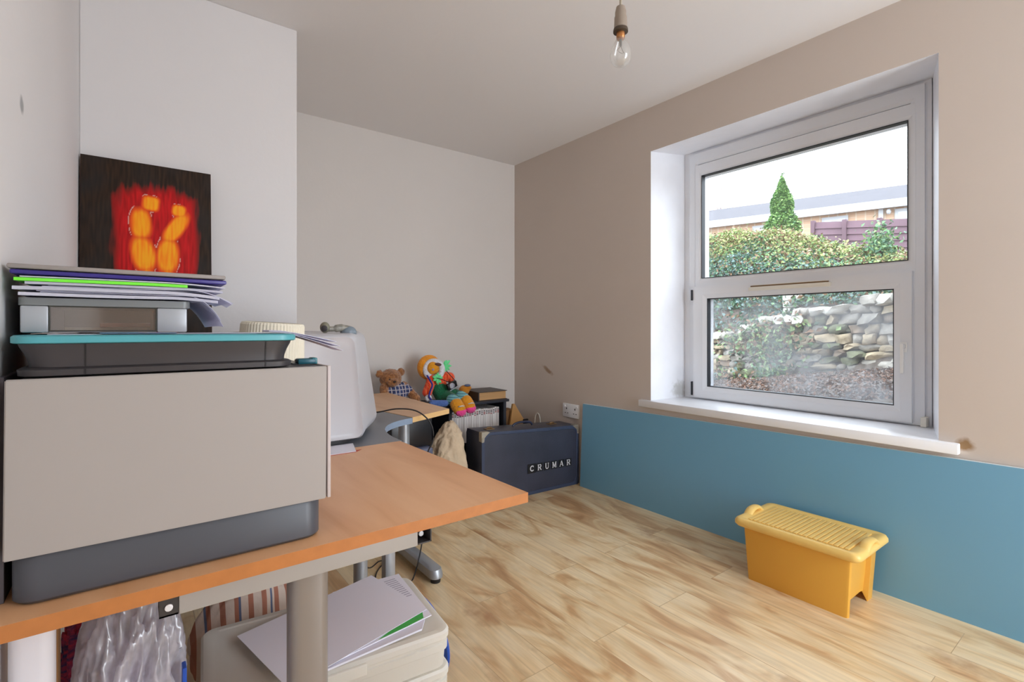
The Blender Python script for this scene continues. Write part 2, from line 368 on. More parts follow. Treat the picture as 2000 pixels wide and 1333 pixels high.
# ------------------------------------------------------------ socket and pendant bulb
so = thing('wall_socket', (XW, 2.72, .53), 'white double wall socket beside the blue board', 'socket')
bm = BM(); box(bm, (XW-.012, 2.66, .475), (XW, 2.835, .578), .004); mesh_obj('face_plate', bm, white_gloss, so, auto=40)
for cy in (2.70, 2.79):
    for a, b in (((cy-.004, .535), (cy+.004, .548)), ((cy-.018, .505), (cy-.008, .510)), ((cy+.008, .505), (cy+.018, .510))):
        bm = BM(); box(bm, (XW-.0135, a[0], a[1]), (XW-.011, b[0], b[1])); mesh_obj('pin_slot', bm, black, so)
for cy in (2.68, 2.81):
    bm = BM(); box(bm, (XW-.017, cy-.008, .552), (XW-.011, cy+.008, .568), .002); mesh_obj('switch', bm, white_gloss, so)

bx, by = 1.165, 1.0
pl = thing('pendant_bulb', (bx, by, ZC), 'bare clear bulb in a holder hanging from the ceiling on a cord', 'light bulb')
bm = BM(); tube(bm, [(bx, by, ZC-.02), (bx, by, 2.10)], .0035); mesh_obj('cord', bm, M('aged_white_cord', (172, 160, 140), .6), pl, smooth=True)
bm = BM(); lathe(bm, [(.045, 0), (.045, -.012), (.03, -.024), (.006, -.03)][::-1], (bx, by, ZC)); mesh_obj('ceiling_rose', bm, white_gloss, pl, auto=40)
bm = BM(); lathe(bm, [(.005, 2.118), (.013, 2.115), (.0165, 2.10), (.0165, 2.088), (.0185, 2.084), (.0195, 2.055), (.0195, 2.05)][::-1], (bx, by, 0)); mesh_obj('lamp_holder', bm, M('aged_bakelite', (150, 136, 122), .45), pl, auto=40)
bm = BM(); lathe(bm, [(.021, 2.05), (.022, 2.046), (.022, 2.040), (.018, 2.038)][::-1], (bx, by, 0)); mesh_obj('shade_ring', bm, M('dark_brown_ring', (70, 55, 40), .5), pl, auto=40)
bm = BM(); lathe(bm, [(.011, 2.045), (.0125, 2.04), (.0125, 2.022), (.010, 2.018)][::-1], (bx, by, 0)); mesh_obj('brass_cap', bm, M('brass', (190, 130, 80), .3, .8), pl, smooth=True)
bm = BM(); prof = [(.0115, 2.026), (.013, 2.018), (.020, 2.006), (.0275, 1.990), (.031, 1.972), (.0285, 1.955), (.020, 1.943), (.009, 1.938), (.001, 1.937)]
lathe(bm, prof[::-1], (bx, by, 0), 32); mesh_obj('glass_bulb', bm, glassy('bulb_glass', (210, 210, 205), .80, .04, .12), pl, smooth=True)
bm = BM(); tube(bm, [(bx, by, 2.03), (bx, by, 1.998)], .004); tube(bm, [(bx, by, 1.998), (bx-.014, by, 1.982), (bx-.006, by, 1.978), (bx+.006, by, 1.978), (bx+.014, by, 1.982), (bx, by, 1.998)], .0008, 5)
mesh_obj('filament_stem', bm, M('filament_grey', (110, 108, 104), .4), pl)

# ------------------------------------------------------------ blue board leaning on the window wall
bb = thing('leaning_board', (2.6, 1.2, 0), 'long blue laminate board leaning on the wall under the window', 'board')
bm = BM(); y0, y1 = -.35, 2.607
V = [bm.verts.new(p) for p in ((2.592, y0, 0), (2.592, y1, 0), (2.622, y1, .598), (2.622, y0, .640), (2.612, y0, 0), (2.612, y1, 0), (2.6415, y1, .598), (2.6415, y0, .640))]
for q, mi in (((0, 1, 2, 3), 0), ((7, 6, 5, 4), 0), ((1, 5, 6, 2), 1), ((0, 3, 7, 4), 1), ((2, 6, 7, 3), 1), ((0, 4, 5, 1), 1)):
    f = bm.faces.new([V[i] for i in q]); f.material_index = mi
mesh_obj('board_panel', bm, [blue_board, blue_edge], bb)

# ------------------------------------------------------------ yellow box with lid
yb = thing('storage_box', (2.395, .978, 0), 'mustard yellow plastic box with a ribbed lid against the blue board', 'storage box')
def ybring(sx, sy, z, zin, rec=.016, r=.012):
    cx, cy = 2.388, .978; hx, hy = sx/2, sy/2; k1 = hx-.016; k2 = hx*.52
    P = []
    def pt(x, y, zz=z): P.append((cx+x, cy+y, zz))
    def end(sg):
        # walking in +x for sg=+1 (far end), -x for sg=-1 (near end); narrow front corner post, wide back post
        seq = [(-k1, 0, z), (-k1+.006, rec, zin), (-.03, rec, zin), (k2-.03, rec, zin), (k2, rec, zin-.006 if zin != z else z), (k2+.006, 0, z)]
        if sg < 0: seq = seq[::-1]
        for x, d, zz in seq: pt(x, sg*(hy-d), zz)
    pt(-hx, hy-r); pt(-hx+r*.3, hy-r*.3); pt(-hx+r, hy)
    end(1)
    pt(hx-r, hy); pt(hx-r*.3, hy-r*.3); pt(hx, hy-r); pt(hx, -hy+r); pt(hx-r*.3, -hy+r*.3); pt(hx-r, -hy)
    end(-1)
    pt(-hx+r, -hy); pt(-hx+r*.3, -hy+r*.3); pt(-hx, -hy+r)
    return P[::-1]
bm = BM(); loft(bm, [[(p[0], p[1], .05) for p in ybring(.262, .392, .0, .0)], ybring(.269, .399, .0005, .043), ybring(.275, .405, .0, .045), ybring(.285, .420, .12, .12), ybring(.297, .436, .252, .252)])
mesh_obj('box_body', bm, yellow, yb, auto=35)
bm = BM(); cx, cy = 2.388, .978
loft(bm, [rrect(cx, cy, .300, .440, .02, .238), rrect(cx, cy, .330, .492, .028, .240), rrect(cx, cy, .346, .512, .032, .250), rrect(cx, cy, .346, .512, .032, .262),
          rrect(cx, cy, .336, .500, .030, .273), rrect(cx, cy, .318, .480, .026, .277), rrect(cx, cy, .300, .450, .02, .275), rrect(cx, cy, .270, .418, .008, .2715), rrect(cx, cy, .262, .410, .006, .269)])
ld = mesh_obj('lid', bm, yellow_l, yb, auto=50)
bm = BM()
for i in range(21):
    yy = cy-.205+.41*(i+.5)/21; box(bm, (cx-.128, yy-.0078, .268), (cx+.128, yy+.0078, .2738), .0022, seg=2)
mesh_obj('rib_panel', bm, yellow_l, ld)
for s in (1, -1):
    bm = BM(); ye = cy+s*.236
    xo = cx-.012
    pts = [(xo-.068, ye, .258), (xo-.050, ye, .272), (xo-.030, ye, .286), (xo, ye, .290), (xo+.030, ye, .286), (xo+.050, ye, .272), (xo+.068, ye, .258)]
    for a in spline(pts, 4): ball(bm, tuple(a), (.0125, .022, .0115), seg=10)
    blob('clip_handle', bm, yellow_l, yb, voxel=.004, smooth=5)
    bm = BM(); box(bm, (cx-.040, cy+s*.214, .232), (cx+.040, cy+s*.246, .268), .010, seg=3); mesh_obj('lug', bm, yellow, yb, auto=50)

# ------------------------------------------------------------ instrument case with lettering
cs = thing('instrument_case', (1.79, 2.695, 0), 'large worn navy hard case lettered on its front beside the blue board', 'case', rz=math.atan2(-.042, .84))
W_, T_ = .835, .215
hz = lambda x: .474-.036*x/W_
bm = BM()
def casering(y, ins): return [(ins, y, ins*.3), (W_-ins, y, ins*.3), (W_-ins*.3-.002, y, .03), (W_-ins*.3-.002, y, hz(W_)-.03), (W_-ins, y, hz(W_)-ins*.3), (ins, y, hz(0)-ins*.3), (ins*.3+.002, y, hz(0)-.03), (ins*.3+.002, y, .03)]
loft(bm, [casering(T_, .02), casering(T_-.006, .012), casering(.006, .012), casering(0, .02)])
bmesh.ops.recalc_face_normals(bm, faces=bm.faces)
mesh_obj('case_body', bm, case_mat, cs, local=True, auto=30)
bm = BM()   # raised vinyl band round the front face edge
def cring(y, d, r):
    x0, x1, z0 = d, W_-d, d; P = []
    n = 6
    for (px, pz, a0) in ((x1-r, hz(W_)-d-r, 0), (x0+r, hz(0)-d-r, PI/2), (x0+r, z0+r, PI), (x1-r, z0+r, 1.5*PI)):
        for i in range(n+1):
            a = a0+PI/2*i/n; P.append((px+r*math.cos(a), y, pz+r*math.sin(a)))
    return P
rg = [cring(.0, .001, .012), cring(-.004, .002, .012), cring(-.004, .022, .045), cring(.0, .024, .045)]
loft(bm, rg, False); bmesh.ops.recalc_face_normals(bm, faces=bm.faces); mesh_obj('edge_trim', bm, case_trim, cs, local=True, auto=30)
for (x, sx) in ((.001, 1), (W_-.001, -1)):
    bm = BM(); zt = hz(x)
    ptf = [(x, zt), (x+sx*.062, zt-.001), (x+sx*.045, zt-.012), (x+sx*.02, zt-.034), (x+sx*.016, zt-.062), (x, zt-.064)]
    fr_ = [bm.verts.new((p[0], -.0065, p[1])) for p in ptf]; bk = [bm.verts.new((p[0], -.003, p[1])) for p in ptf]
    bm.faces.new(fr_); bm.faces.new(bk[::-1])
    for i in range(6): bm.faces.new([fr_[i], bk[i], bk[(i+1) % 6], fr_[(i+1) % 6]])
    box(bm, (x-.002*sx, -.006, zt-.06), (x+.002*sx, .03, zt), 0); box(bm, (x, -.006, zt-.001), (x+sx*.05, .028, zt+.003))
    bmesh.ops.recalc_face_normals(bm, faces=bm.faces); mesh_obj('corner_cap', bm, bright_metal, cs, local=True)
bm = BM(); hx = .40; zt = hz(hx)
tube(bm, spline([(hx-.085, .105, zt+.006), (hx-.07, .105, zt+.022), (hx-.03, .105, zt+.030), (hx+.03, .105, zt+.029), (hx+.07, .105, zt+.020), (hx+.085, .105, zt+.003)], 4), .0085, 8)
mesh_obj('handle', bm, M('dark_blue_vinyl', (38, 44, 66), .35), cs, smooth=True, local=True)
for x in (.12, .66):
    bm = BM(); z = hz(x); box(bm, (x-.032, .08, z-.001), (x+.032, .125, z+.004), .0015); tube(bm, [(x-.02, .10, z+.008), (x, .094, z+.012), (x+.02, .10, z+.008)], .005, 6)
    mesh_obj('latch', bm, M('tarnished_brass', (150, 120, 84), .4, .7), cs, local=True)
bm = BM(); box(bm, (-.004, .14, .13), (0, .18, .20), .001); mesh_obj('side_bracket', bm, bright_metal, cs, local=True)
# the lettering, white slab capitals on black squares
def glyph(bm, ch, x0, z0, w, h, y):
    t = w*.2; s = t*.45
    def st(ax, az, bx_, bz, th):
        a = Vector((ax*w, az*h)); b = Vector((bx_*w, bz*h)); d = (b-a).normalized(); n = Vector((-d.y, d.x))*th/2
        q = [a-n, b-n, b+n, a+n]
        lo = [bm.verts.new((x0+p.x, y, z0+p.y)) for p in q]; hi = [bm.verts.new((x0+p.x, y-.0008, z0+p.y)) for p in q]
        bm.faces.new(hi); bm.faces.new(lo[::-1])
        for i in range(4): bm.faces.new([lo[i], lo[(i+1) % 4], hi[(i+1) % 4], hi[i]])
    def arc(cx_, cz, rx, rz, a0, a1, th, n=8):
        for i in range(n):
            A = math.radians(a0+(a1-a0)*i/n); B = math.radians(a0+(a1-a0)*(i+1.15)/n)
            st(cx_+rx*math.cos(A), cz+rz*math.sin(A), cx_+rx*math.cos(B), cz+rz*math.sin(B), th)
    if ch == 'C': arc(.54, .5, .42, .44, 45, 315, t); st(.84, .66, .84, .95, s)
    if ch == 'R': st(.2, 0, .2, 1, t); st(.2, .95, .6, .95, s); st(.2, .5, .6, .5, s); arc(.6, .725, .22, .225, -90, 90, t); st(.5, .5, .85, .04, t); st(.02, .03, .4, .03, s); st(.02, .97, .3, .97, s); st(.7, .03, 1, .03, s)
    if ch == 'U': st(.2, 1, .2, .35, t); st(.82, 1, .82, .35, s*1.3); arc(.51, .35, .31, .31, 180, 360, t*.85); st(.02, .97, .4, .97, s); st(.64, .97, 1, .97, s)
    if ch == 'M': st(.12, 0, .12, 1, s*1.3); st(.14, 1, .5, .12, t); st(.5, .12, .84, 1, s*1.2); st(.86, 0, .86, 1, t); st(-.02, .03, .27, .03, s); st(.7, .03, 1.02, .03, s); st(-.02, .97, .2, .97, s); st(.8, .97, 1.02, .97, s)
    if ch == 'A': st(.1, 0, .5, 1, s*1.2); st(.5, 1, .88, 0, t); st(.24, .34, .72, .34, s); st(-.02, .03, .26, .03, s); st(.72, .03, 1.04, .03, s)
lx = .375
for i, ch in enumerate('CRUMAR'):
    bmb = BM(); bmw = BM(); x = lx+i*.066; z = .158-i*.0012
    if i: box(bmb, (x-.0, -.0046, z-.004), (x+.056, -.0041, z+.052))
    else: box(bmb, (x-.008, -.0046, z-.008), (x+.062, -.0041, z+.056))
    glyph(bmw, ch, x+.010, z+.004, .036, .040, -.0047)
    bmesh.ops.recalc_face_normals(bmw, faces=bmw.faces)
    nm = mesh_obj('letter_plate', bmb, black, cs, local=True); mesh_obj('letter', bmw, M('worn_white_lettering', (222, 222, 226), .5), nm, local=True)


# ------------------------------------------------------------ front desk
DZ = .73
fd = thing('office_desk', (.3, 1.36, 0), 'beech topped office desk with grey steel beam carrying the printers', 'desk')
bm = BM(); vs = prism(bm, [(-.163, .995), (.804, .995), (.792, 1.740), (-.163, 1.740)], DZ-.025, DZ, 0, 1)
mesh_obj('desk_top', bm, [beech, beech_edge], fd)
for a, b in (((.062, 1.045, .650), (.520, 1.085, DZ-.0255)), ((.10, 1.60, .650), (.50, 1.64, DZ-.0255))):
    bm = BM(); box(bm, a, b, .003); mesh_obj('beam', bm, metal_beam, fd, auto=40)
for x0, x1 in ((.034, .0615), (.5205, .555)):
    bm = BM(); y_, z_ = 1.046, .652
    box(bm, (x0, y_, z_), (x1, y_+.003, DZ-.0255)) if x0 < .2 else None
    box(bm, (x0, y_, z_), (x1, y_+.045, z_+.003)); box(bm, (x0, y_+.042, z_), (x1, y_+.045, DZ-.0255)); box(bm, (x0 if x0 < .2 else x0, y_, DZ-.030), (x1, y_+.045, DZ-.0255))
    if x0 > .2: box(bm, (x1-.003, y_, z_), (x1, y_+.045, DZ-.0255))
    e_ = mesh_obj('beam_bracket', bm, M('dark_beam_bracket', (58, 54, 54), .45), fd)
    bm = BM(); zc = .668; xc = (x0+x1)/2
    M4 = Matrix.Translation((xc, y_-.001 if x0 < .2 else y_+.02, zc)) @ Euler((PI/2, 0, 0)).to_matrix().to_4x4()
    lathe(bm, [(.006, -.002), (.006, .002), (.003, .003)], (0, 0, 0), 12, M4=M4); mesh_obj('bolt', bm, white_gloss, e_)
colm = M('satin_grey_column', (150, 143, 138), .32, .4)
bm = BM(); loft(bm, [rrect(.298, 1.125, .080, .058, .022, z, 5) for z in (.0, .65)]); mesh_obj('leg', bm, colm, fd, auto=30)
bm = BM(); loft(bm, [rrect(.298, 1.04, .075, .30, .03, 0), rrect(.298, 1.04, .075, .30, .03, .02), rrect(.298, 1.06, .05, .24, .02, .045)]); mesh_obj('foot', bm, colm, fd, auto=30)
for x0 in (.12, .42):
    bm = BM(); box(bm, (x0, 1.0855, .655), (x0+.025, 1.5995, .70)); mesh_obj('cross_rail', bm, metal_beam, fd)
bm = BM(); loft(bm, [rrect(-.130, 1.105, .055, .050, .018, z, 4) for z in (.0, DZ-.0255)]); mesh_obj('leg', bm, M('white_powder_coat', (222, 222, 230), .4), fd, auto=30)
bm = BM(); box(bm, (.70, 1.66, 0), (.74, 1.70, DZ-.0255), .008); mesh_obj('leg', bm, metal_grey, fd, auto=30)

# grey corner link desk
def curve_pts(a, b, c, n=10):
    a, b, c = Vector(a), Vector(b), Vector(c); return [tuple(((1-t)**2*a+2*t*(1-t)*b+t*t*c)) for t in [i/n for i in range(n+1)]]
gd = thing('corner_desk_top', (.5, 2.1, 0), 'grey curved corner desk joining the two beech desks', 'desk')
bm = BM(); cv = curve_pts((.800, 1.745), (.79, 2.10), (1.046, 2.160))
prism(bm, [(-.163, 1.745)]+cv+[(1.0, 2.43), (.625, 2.60), (.612, 2.512), (-.163, 2.512)], DZ-.028, DZ-.001, 0, 1)
mesh_obj('desk_top', bm, [M('mid_grey_laminate', (116, 118, 124), .42), M('blue_grey_edging', (134, 150, 172), .35)], gd)
for cx_, cy_ in ((.70, 1.90), (.05, 2.3)):
    bm = BM(); loft(bm, [rrect(cx_, cy_, .05, .05, .02, z, 4) for z in (0, DZ-.0285)]); mesh_obj('leg', bm, metal_grey, gd, auto=30)
bm = BM(); box(bm, (.88, 2.165, .62), (.90, 2.18, .70), .002); mesh_obj('white_clip', bm, white_gloss, gd)

rd = thing('rear_desk', (1.0, 2.7, 0), 'pale beech desk on a grey leg in front of the toys', 'desk')
bm = BM(); prism(bm, [(1.050, 2.166), (1.314, 2.282), (1.322, 3.10), (.625, 3.10), (.625, 2.605), (1.004, 2.435)], DZ-.025, DZ, 0, 1)
mesh_obj('desk_top', bm, [beech_pale, beech_edge_p], rd)
bm = BM(); box(bm, (1.08, 2.31, .682), (1.28, 2.345, DZ-.0255), .003, rot=(0, 0, .4)); mesh_obj('edge_rail', bm, metal_grey, rd, auto=40)
bm = BM(); loft(bm, [rrect(1.114, 2.40, .052, .060, .024, z, 5) for z in (.03, DZ-.0255)]); mesh_obj('leg', bm, metal_grey, rd, auto=30)
bm = BM()
loft(bm, [rrect(1.092, 2.30, .062, .62, .028, .022), rrect(1.092, 2.30, .066, .62, .03, .035), rrect(1.092, 2.30, .060, .60, .028, .058), rrect(1.094, 2.31, .040, .54, .018, .066)])
mesh_obj('foot', bm, metal_grey, rd, auto=35)
bm = BM(); lathe(bm, [(.022, 0), (.024, .02), (.02, .024)], (1.092, 2.02, 0), 16); mesh_obj('glide', bm, black, rd, auto=40)
bm = BM(); box(bm, (.66, 3.02, 0), (.70, 3.06, DZ-.0255), .008); mesh_obj('leg', bm, metal_grey, rd, auto=30)

# ------------------------------------------------------------ lower printer: base, big front panel
pr = thing('desktop_printer', (.08, 1.22, DZ), 'bulky office printer with a blank pale grey front and charcoal base', 'printer')
bm = BM(); loft(bm, [rrect(.078, 1.225, .445, .36, .03, DZ+.001), rrect(.078, 1.225, .455, .37, .034, DZ+.006), rrect(.078, 1.225, .455, .37, .034, DZ+.066), rrect(.078, 1.225, .445, .36, .03, DZ+.076)])
mesh_obj('base_tray', bm, dark_pl2, pr, auto=40)
bm = BM(); box(bm, (-.142, 1.055, DZ+.0765), (.312, 1.42, 1.0725), .006); mesh_obj('housing', bm, M('dark_housing', (96, 92, 94), .45), pr, auto=40)
bm = BM()
V = [bm.verts.new(p) for p in ((-.154, 1.034, .806), (.310, 1.034, .806), (.312, 1.034, 1.0735), (-.152, 1.034, 1.0735), (-.154, 1.05, .806), (.310, 1.05, .806), (.312, 1.05, 1.0735), (-.152, 1.05, 1.0735))]
for q in ((0, 1, 2, 3), (7, 6, 5, 4), (1, 5, 6, 2), (0, 3, 7, 4), (2, 6, 7, 3), (0, 4, 5, 1)): bm.faces.new([V[i] for i in q])
bmesh.ops.bevel(bm, geom=bm.edges[:], offset=.0015, segments=2, affect='EDGES')
mesh_obj('front_panel', bm, panel_grey, pr)
bm = BM(); box(bm, (.3135, 1.036, .806), (.320, 1.30, 1.074), .001); mesh_obj('side_cover', bm, M('pale_pinkish_plastic', (196, 184, 182), .45), pr, auto=40)

# ------------------------------------------------------------ upper all-in-one scanner with teal lid
sn = thing('flatbed_scanner', (.055, 1.22, 1.0745), 'dark all-in-one scanner with teal lid stacked on the pale printer', 'scanner')
c0, c1 = .054, 1.215
bm = BM(); loft(bm, [rrect(c0, c1, .385, .33, .03, 1.075), rrect(c0, c1, .396, .345, .035, 1.077), rrect(c0, c1, .398, .347, .035, 1.086), rrect(c0, c1, .388, .338, .033, 1.089)])
mesh_obj('lower_rim', bm, dark_pl, sn, auto=40)
bm = BM(); loft(bm, [rrect(c0, c1, .372, .336, .034, 1.0895), rrect(c0, c1, .374, .337, .034, 1.098), rrect(c0, c1, .382, .341, .035, 1.110), rrect(c0, c1, .393, .347, .036, 1.121), rrect(c0, c1, .396, .349, .036, 1.126)])
b_ = mesh_obj('scanner_body', bm, dark_pl, sn, auto=40)
for x in (-.062, .200):
    bm = BM(); pr_ = [(1.0467, 1.0895), (1.0462, 1.098), (1.0442, 1.110), (1.0412, 1.121), (1.0402, 1.126)]; R_ = []
    for (yy, zz) in pr_: R_.append([bm.verts.new((x+dx, yy+dy, zz)) for dx, dy in ((-.0012, -.0004), (.0012, -.0004), (.0012, .004), (-.0012, .004))])
    for a, b in zip(R_[:-1], R_[1:]):
        for q in range(4): bm.faces.new([a[q], a[(q+1) % 4], b[(q+1) % 4], b[q]])
    mesh_obj('panel_gap', bm, black, b_)
    bm = BM(); box(bm, (x-.0012, 1.0408, 1.0775), (x+.0012, 1.046, 1.0862)); mesh_obj('rim_gap', bm, black, sn)
bm = BM(); loft(bm, [rrect(c0, c1, .404, .355, .034, 1.1265), rrect(c0, c1, .410, .361, .036, 1.128), rrect(c0, c1, .410, .361, .036, 1.137), rrect(c0, c1, .404, .355, .034, 1.1395)])
mesh_obj('lid', bm, teal, sn, auto=40)

bm = BM(); box(bm, (-.11, 1.075, 1.1400), (.19, 1.28, 1.1408)); tag(mesh_obj('loose_paper', bm, paper), 'thin white sheet flat on the teal lid under the silver tray', 'paper')
bm = BM(); box(bm, (.02, 1.070, 1.1409), (.25, 1.22, 1.1415), rot=(0, 0, .05)); tag(mesh_obj('loose_paper', bm, paper2), 'thin white sheet at the right front of the teal lid', 'paper')
bm = BM(); box(bm, (-.045, 1.052, 1.1418), (.06, 1.10, 1.1429), .0004); tag(mesh_obj('blue_leaflet', bm, M('blue_card', (96, 140, 176), .5)), 'narrow blue leaflet at the front of the teal lid', 'leaflet')

# ------------------------------------------------------------ silver tray unit with window
sv = thing('silver_paper_tray', (-.03, 1.22, 1.143), 'silver plastic tray unit with a clear front window under the paper pile', 'paper tray')
x0, x1, yf, yk = -.148, .083, 1.112, 1.36
bm = BM(); z0 = 1.1430
box(bm, (x0+.002, yf, z0), (-.112, yk, 1.1876), .003); mesh_obj('tray_side', bm, silver, sv, auto=40)
bm = BM(); box(bm, (.033, yf, z0), (x1-.004, yk, 1.1876), .003); mesh_obj('tray_side', bm, silver, sv, auto=40)
bm = BM(); box(bm, (-.1118, yk-.02, z0), (.0328, yk, 1.1875), .002); mesh_obj('tray_back', bm, silver, sv, auto=40)
bm = BM(); box(bm, (-.1118, yf+.010, z0), (.0328, yk-.0205, z0+.002)); mesh_obj('tray_floor', bm, silver, sv)
bm = BM(); loft(bm, [rrect((x0+x1)/2, (yf+yk)/2, x1-x0+.002, yk-yf+.004, .012, z) for z in (1.1877, 1.2002)])
mesh_obj('top_plate', bm, M('silver_grey_top', (128, 130, 130), .4, .1), sv, auto=40)
bm = BM(); box(bm, (-.112, yf+.004, 1.146), (.033, yf+.006, 1.187)); mesh_obj('clear_window', bm, glassy('smoky_clear_plastic', (120, 100, 88), .72, .08, .14), sv)
bm = BM(); rect = [(-.112, 1.1455), (.033, 1.187)]
rect_frame(bm, yf+.001, yf+.0035, -.1118, .0328, 1.1452, 1.1875, .0018, chamfer=.0002)
for v in bm.verts: v.co = Vector((v.co.y, v.co.x, v.co.z))
bmesh.ops.recalc_face_normals(bm, faces=bm.faces); mesh_obj('window_edge', bm, M('dark_window_edge', (60, 58, 50), .5), sv)
bm = BM(); box(bm, (-.10, 1.20, 1.1455), (.02, 1.33, 1.152), .001); tag(mesh_obj('tray_documents', bm, M('cream_paper', (206, 196, 180), .7)), 'cream papers lying inside the silver tray unit', 'papers')
bm = BM(); box(bm, (-.05, 1.18, 1.1525), (.025, 1.30, 1.160), .001); tag(mesh_obj('red_booklet', bm, M('red_brown_card', (170, 84, 60), .6)), 'red brown booklet seen through the tray window', 'booklet')
bm = BM(); box(bm, (-.164, 1.25, 1.1405), (-.1505, 1.40, 1.203), .001); tag(mesh_obj('brown_box_file', bm, M('dark_brown_card', (72, 48, 40), .6)), 'dark brown upright file between the silver tray and left wall', 'file')

thin = glassy('thin_paper', (236, 235, 246), 0, .4, .02, .45); thin2 = glassy('thin_paper_grey', (226, 225, 238), 0, .4, .02, .45)
# paper pile (each sheet bundle curls to its own amount) and folders
def pap(cx_, cy_, rz, z, lx_, ly, droop, edge, thick, mat, label, wav=.0015, name='paper_bundle', cat='papers', zl=0, grp=None):
    bm = BM(); ph = random.uniform(0, 6)
    def fn(u, v):
        x = (u-.5)*lx_; y = (v-.5)*ly; d = max(0, x-edge)
        zz = z + wav*math.sin(u*7+ph)*math.sin(v*3+ph) - .0015*(1-v)**6 - droop*(d/(lx_/2-edge))**1.7 + zl*(0.5-u) + zl*.3*v
        xx = x - .25*droop*(d/(lx_/2-edge))**2
        return (cx_+xx*math.cos(rz)-y*math.sin(rz), cy_+xx*math.sin(rz)+y*math.cos(rz), zz)
    sheet(bm, fn, 24, 8, 0, thick); bmesh.ops.recalc_face_normals(bm, faces=bm.faces)
    o = mesh_obj(name, bm, mat, auto=30); return tag(o, label, cat, grp)
print_mat = M('printed_paper', (228, 226, 238), .7); 
pap(-.010, 1.203, .015, 1.2040, .275, .21, .005, .06, .0050, thin, 'lowest flat paper bundle on the silver tray unit', .0005)
pap(.010, 1.212, .06, 1.2095, .275, .20, .056, .065, .0012, thin2, 'curled sheets hanging lowest off the right of the pile', .0012)
pap(.012, 1.202, -.03, 1.2115, .270, .20, .046, .07, .0012, thin, 'curled sheets drooping just above the lowest hanging ones', .0012)
pap(-.008, 1.202, -.03, 1.2135, .285, .21, .008, .05, .0055, thin, 'paper bundle with printed lines in the middle of the pile', .0010)
pap(.016, 1.208, .05, 1.2195, .280, .20, .020, .07, .0012, thin2, 'sheet curling out at the right above the printed bundle', .0012)
pap(.030, 1.200, -.08, 1.2210, .270, .20, .024, .06, .0012, thin, 'topmost curled sheet sticking out right under the folders', .0012)
pap(-.002, 1.203, .01, 1.2225, .275, .21, .004, .06, .0040, thin2, 'flat paper bundle right under the green folder', .0006)
pap(-.036, 1.204, .0, 1.2275, .230, .215, .001, .05, .0050, M('lime_green_card', (120, 236, 60), .45), 'lime green card folder in the pile on the tray unit', .0003, 'green_folder', 'folder')
pap(.000, 1.205, -.02, 1.2335, .285, .215, .006, .04, .0020, thin, 'thin paper sheets between the green and purple folders', .0006)
bm = BM(); box(bm, (-.157, 1.105, 1.2360), (.143, 1.32, 1.2435), .0025, rot=(0, .008, 0)); tag(mesh_obj('purple_folder', bm, M('deep_purple_plastic', (58, 46, 130), .3), auto=40), 'deep purple plastic folder second from the top of the pile', 'folder')
bm = BM(); box(bm, (-.160, 1.102, 1.2450), (.141, 1.325, 1.2525), .0025, rot=(0, .006, 0)); tag(mesh_obj('grey_folder', bm, M('taupe_card', (150, 142, 138), .5), auto=40), 'grey folder lying on top of the whole pile', 'folder')
for k, (rz, dz) in enumerate(((-.02, .0), (.01, -.004), (.05, -.008))):
    bm = BM()
    def fn(u, v, k=k): return (.225+u*(.143+.004*k), 1.175+(v-.5)*.07+u*(.01-.01*k), 1.1452-k*.0013-(.026+.0085*k)*max(0, u-.10)**1.25/.877)
    sheet(bm, fn, 14, 2, 0, .0012); tag(mesh_obj('overhanging_sheet', bm, thin2), ('upper', 'middle', 'lower')[k]+' of three white sheets sticking out past the teal lid corner', 'paper', 'sheets past the lid corner')

# stapler
stp = thing('stapler', (.30, 1.10, 1.0745), 'small dark teal stapler at the right end of the pale printer', 'stapler')
bm = BM(); box(bm, (.272, 1.095, 1.0748), (.308, 1.125, 1.0865), .003, rot=(0, .0, 0)); mesh_obj('stapler_body', bm, M('dark_teal_plastic', (28, 92, 108), .35), stp, auto=40)
bm = BM(); box(bm, (.300, 1.096, 1.0748), (.311, 1.124, 1.0880), .002); mesh_obj('stapler_cap', bm, M('mid_teal_plastic', (40, 116, 124), .35), stp, auto=40)
bm = BM(); box(bm, (.262, 1.10, 1.0746), (.275, 1.12, 1.0775), .001); mesh_obj('staple_plate', bm, black, stp)

# thin dark upright strip at wall left of the printer
bm = BM(); box(bm, (-.1665, 1.075, DZ), (-.1585, 1.42, 1.075), .001); tag(mesh_obj('dark_panel', bm, M('dark_grey_strip', (88, 80, 84), .6)), 'thin dark grey strip between the printer and the left wall', 'board')

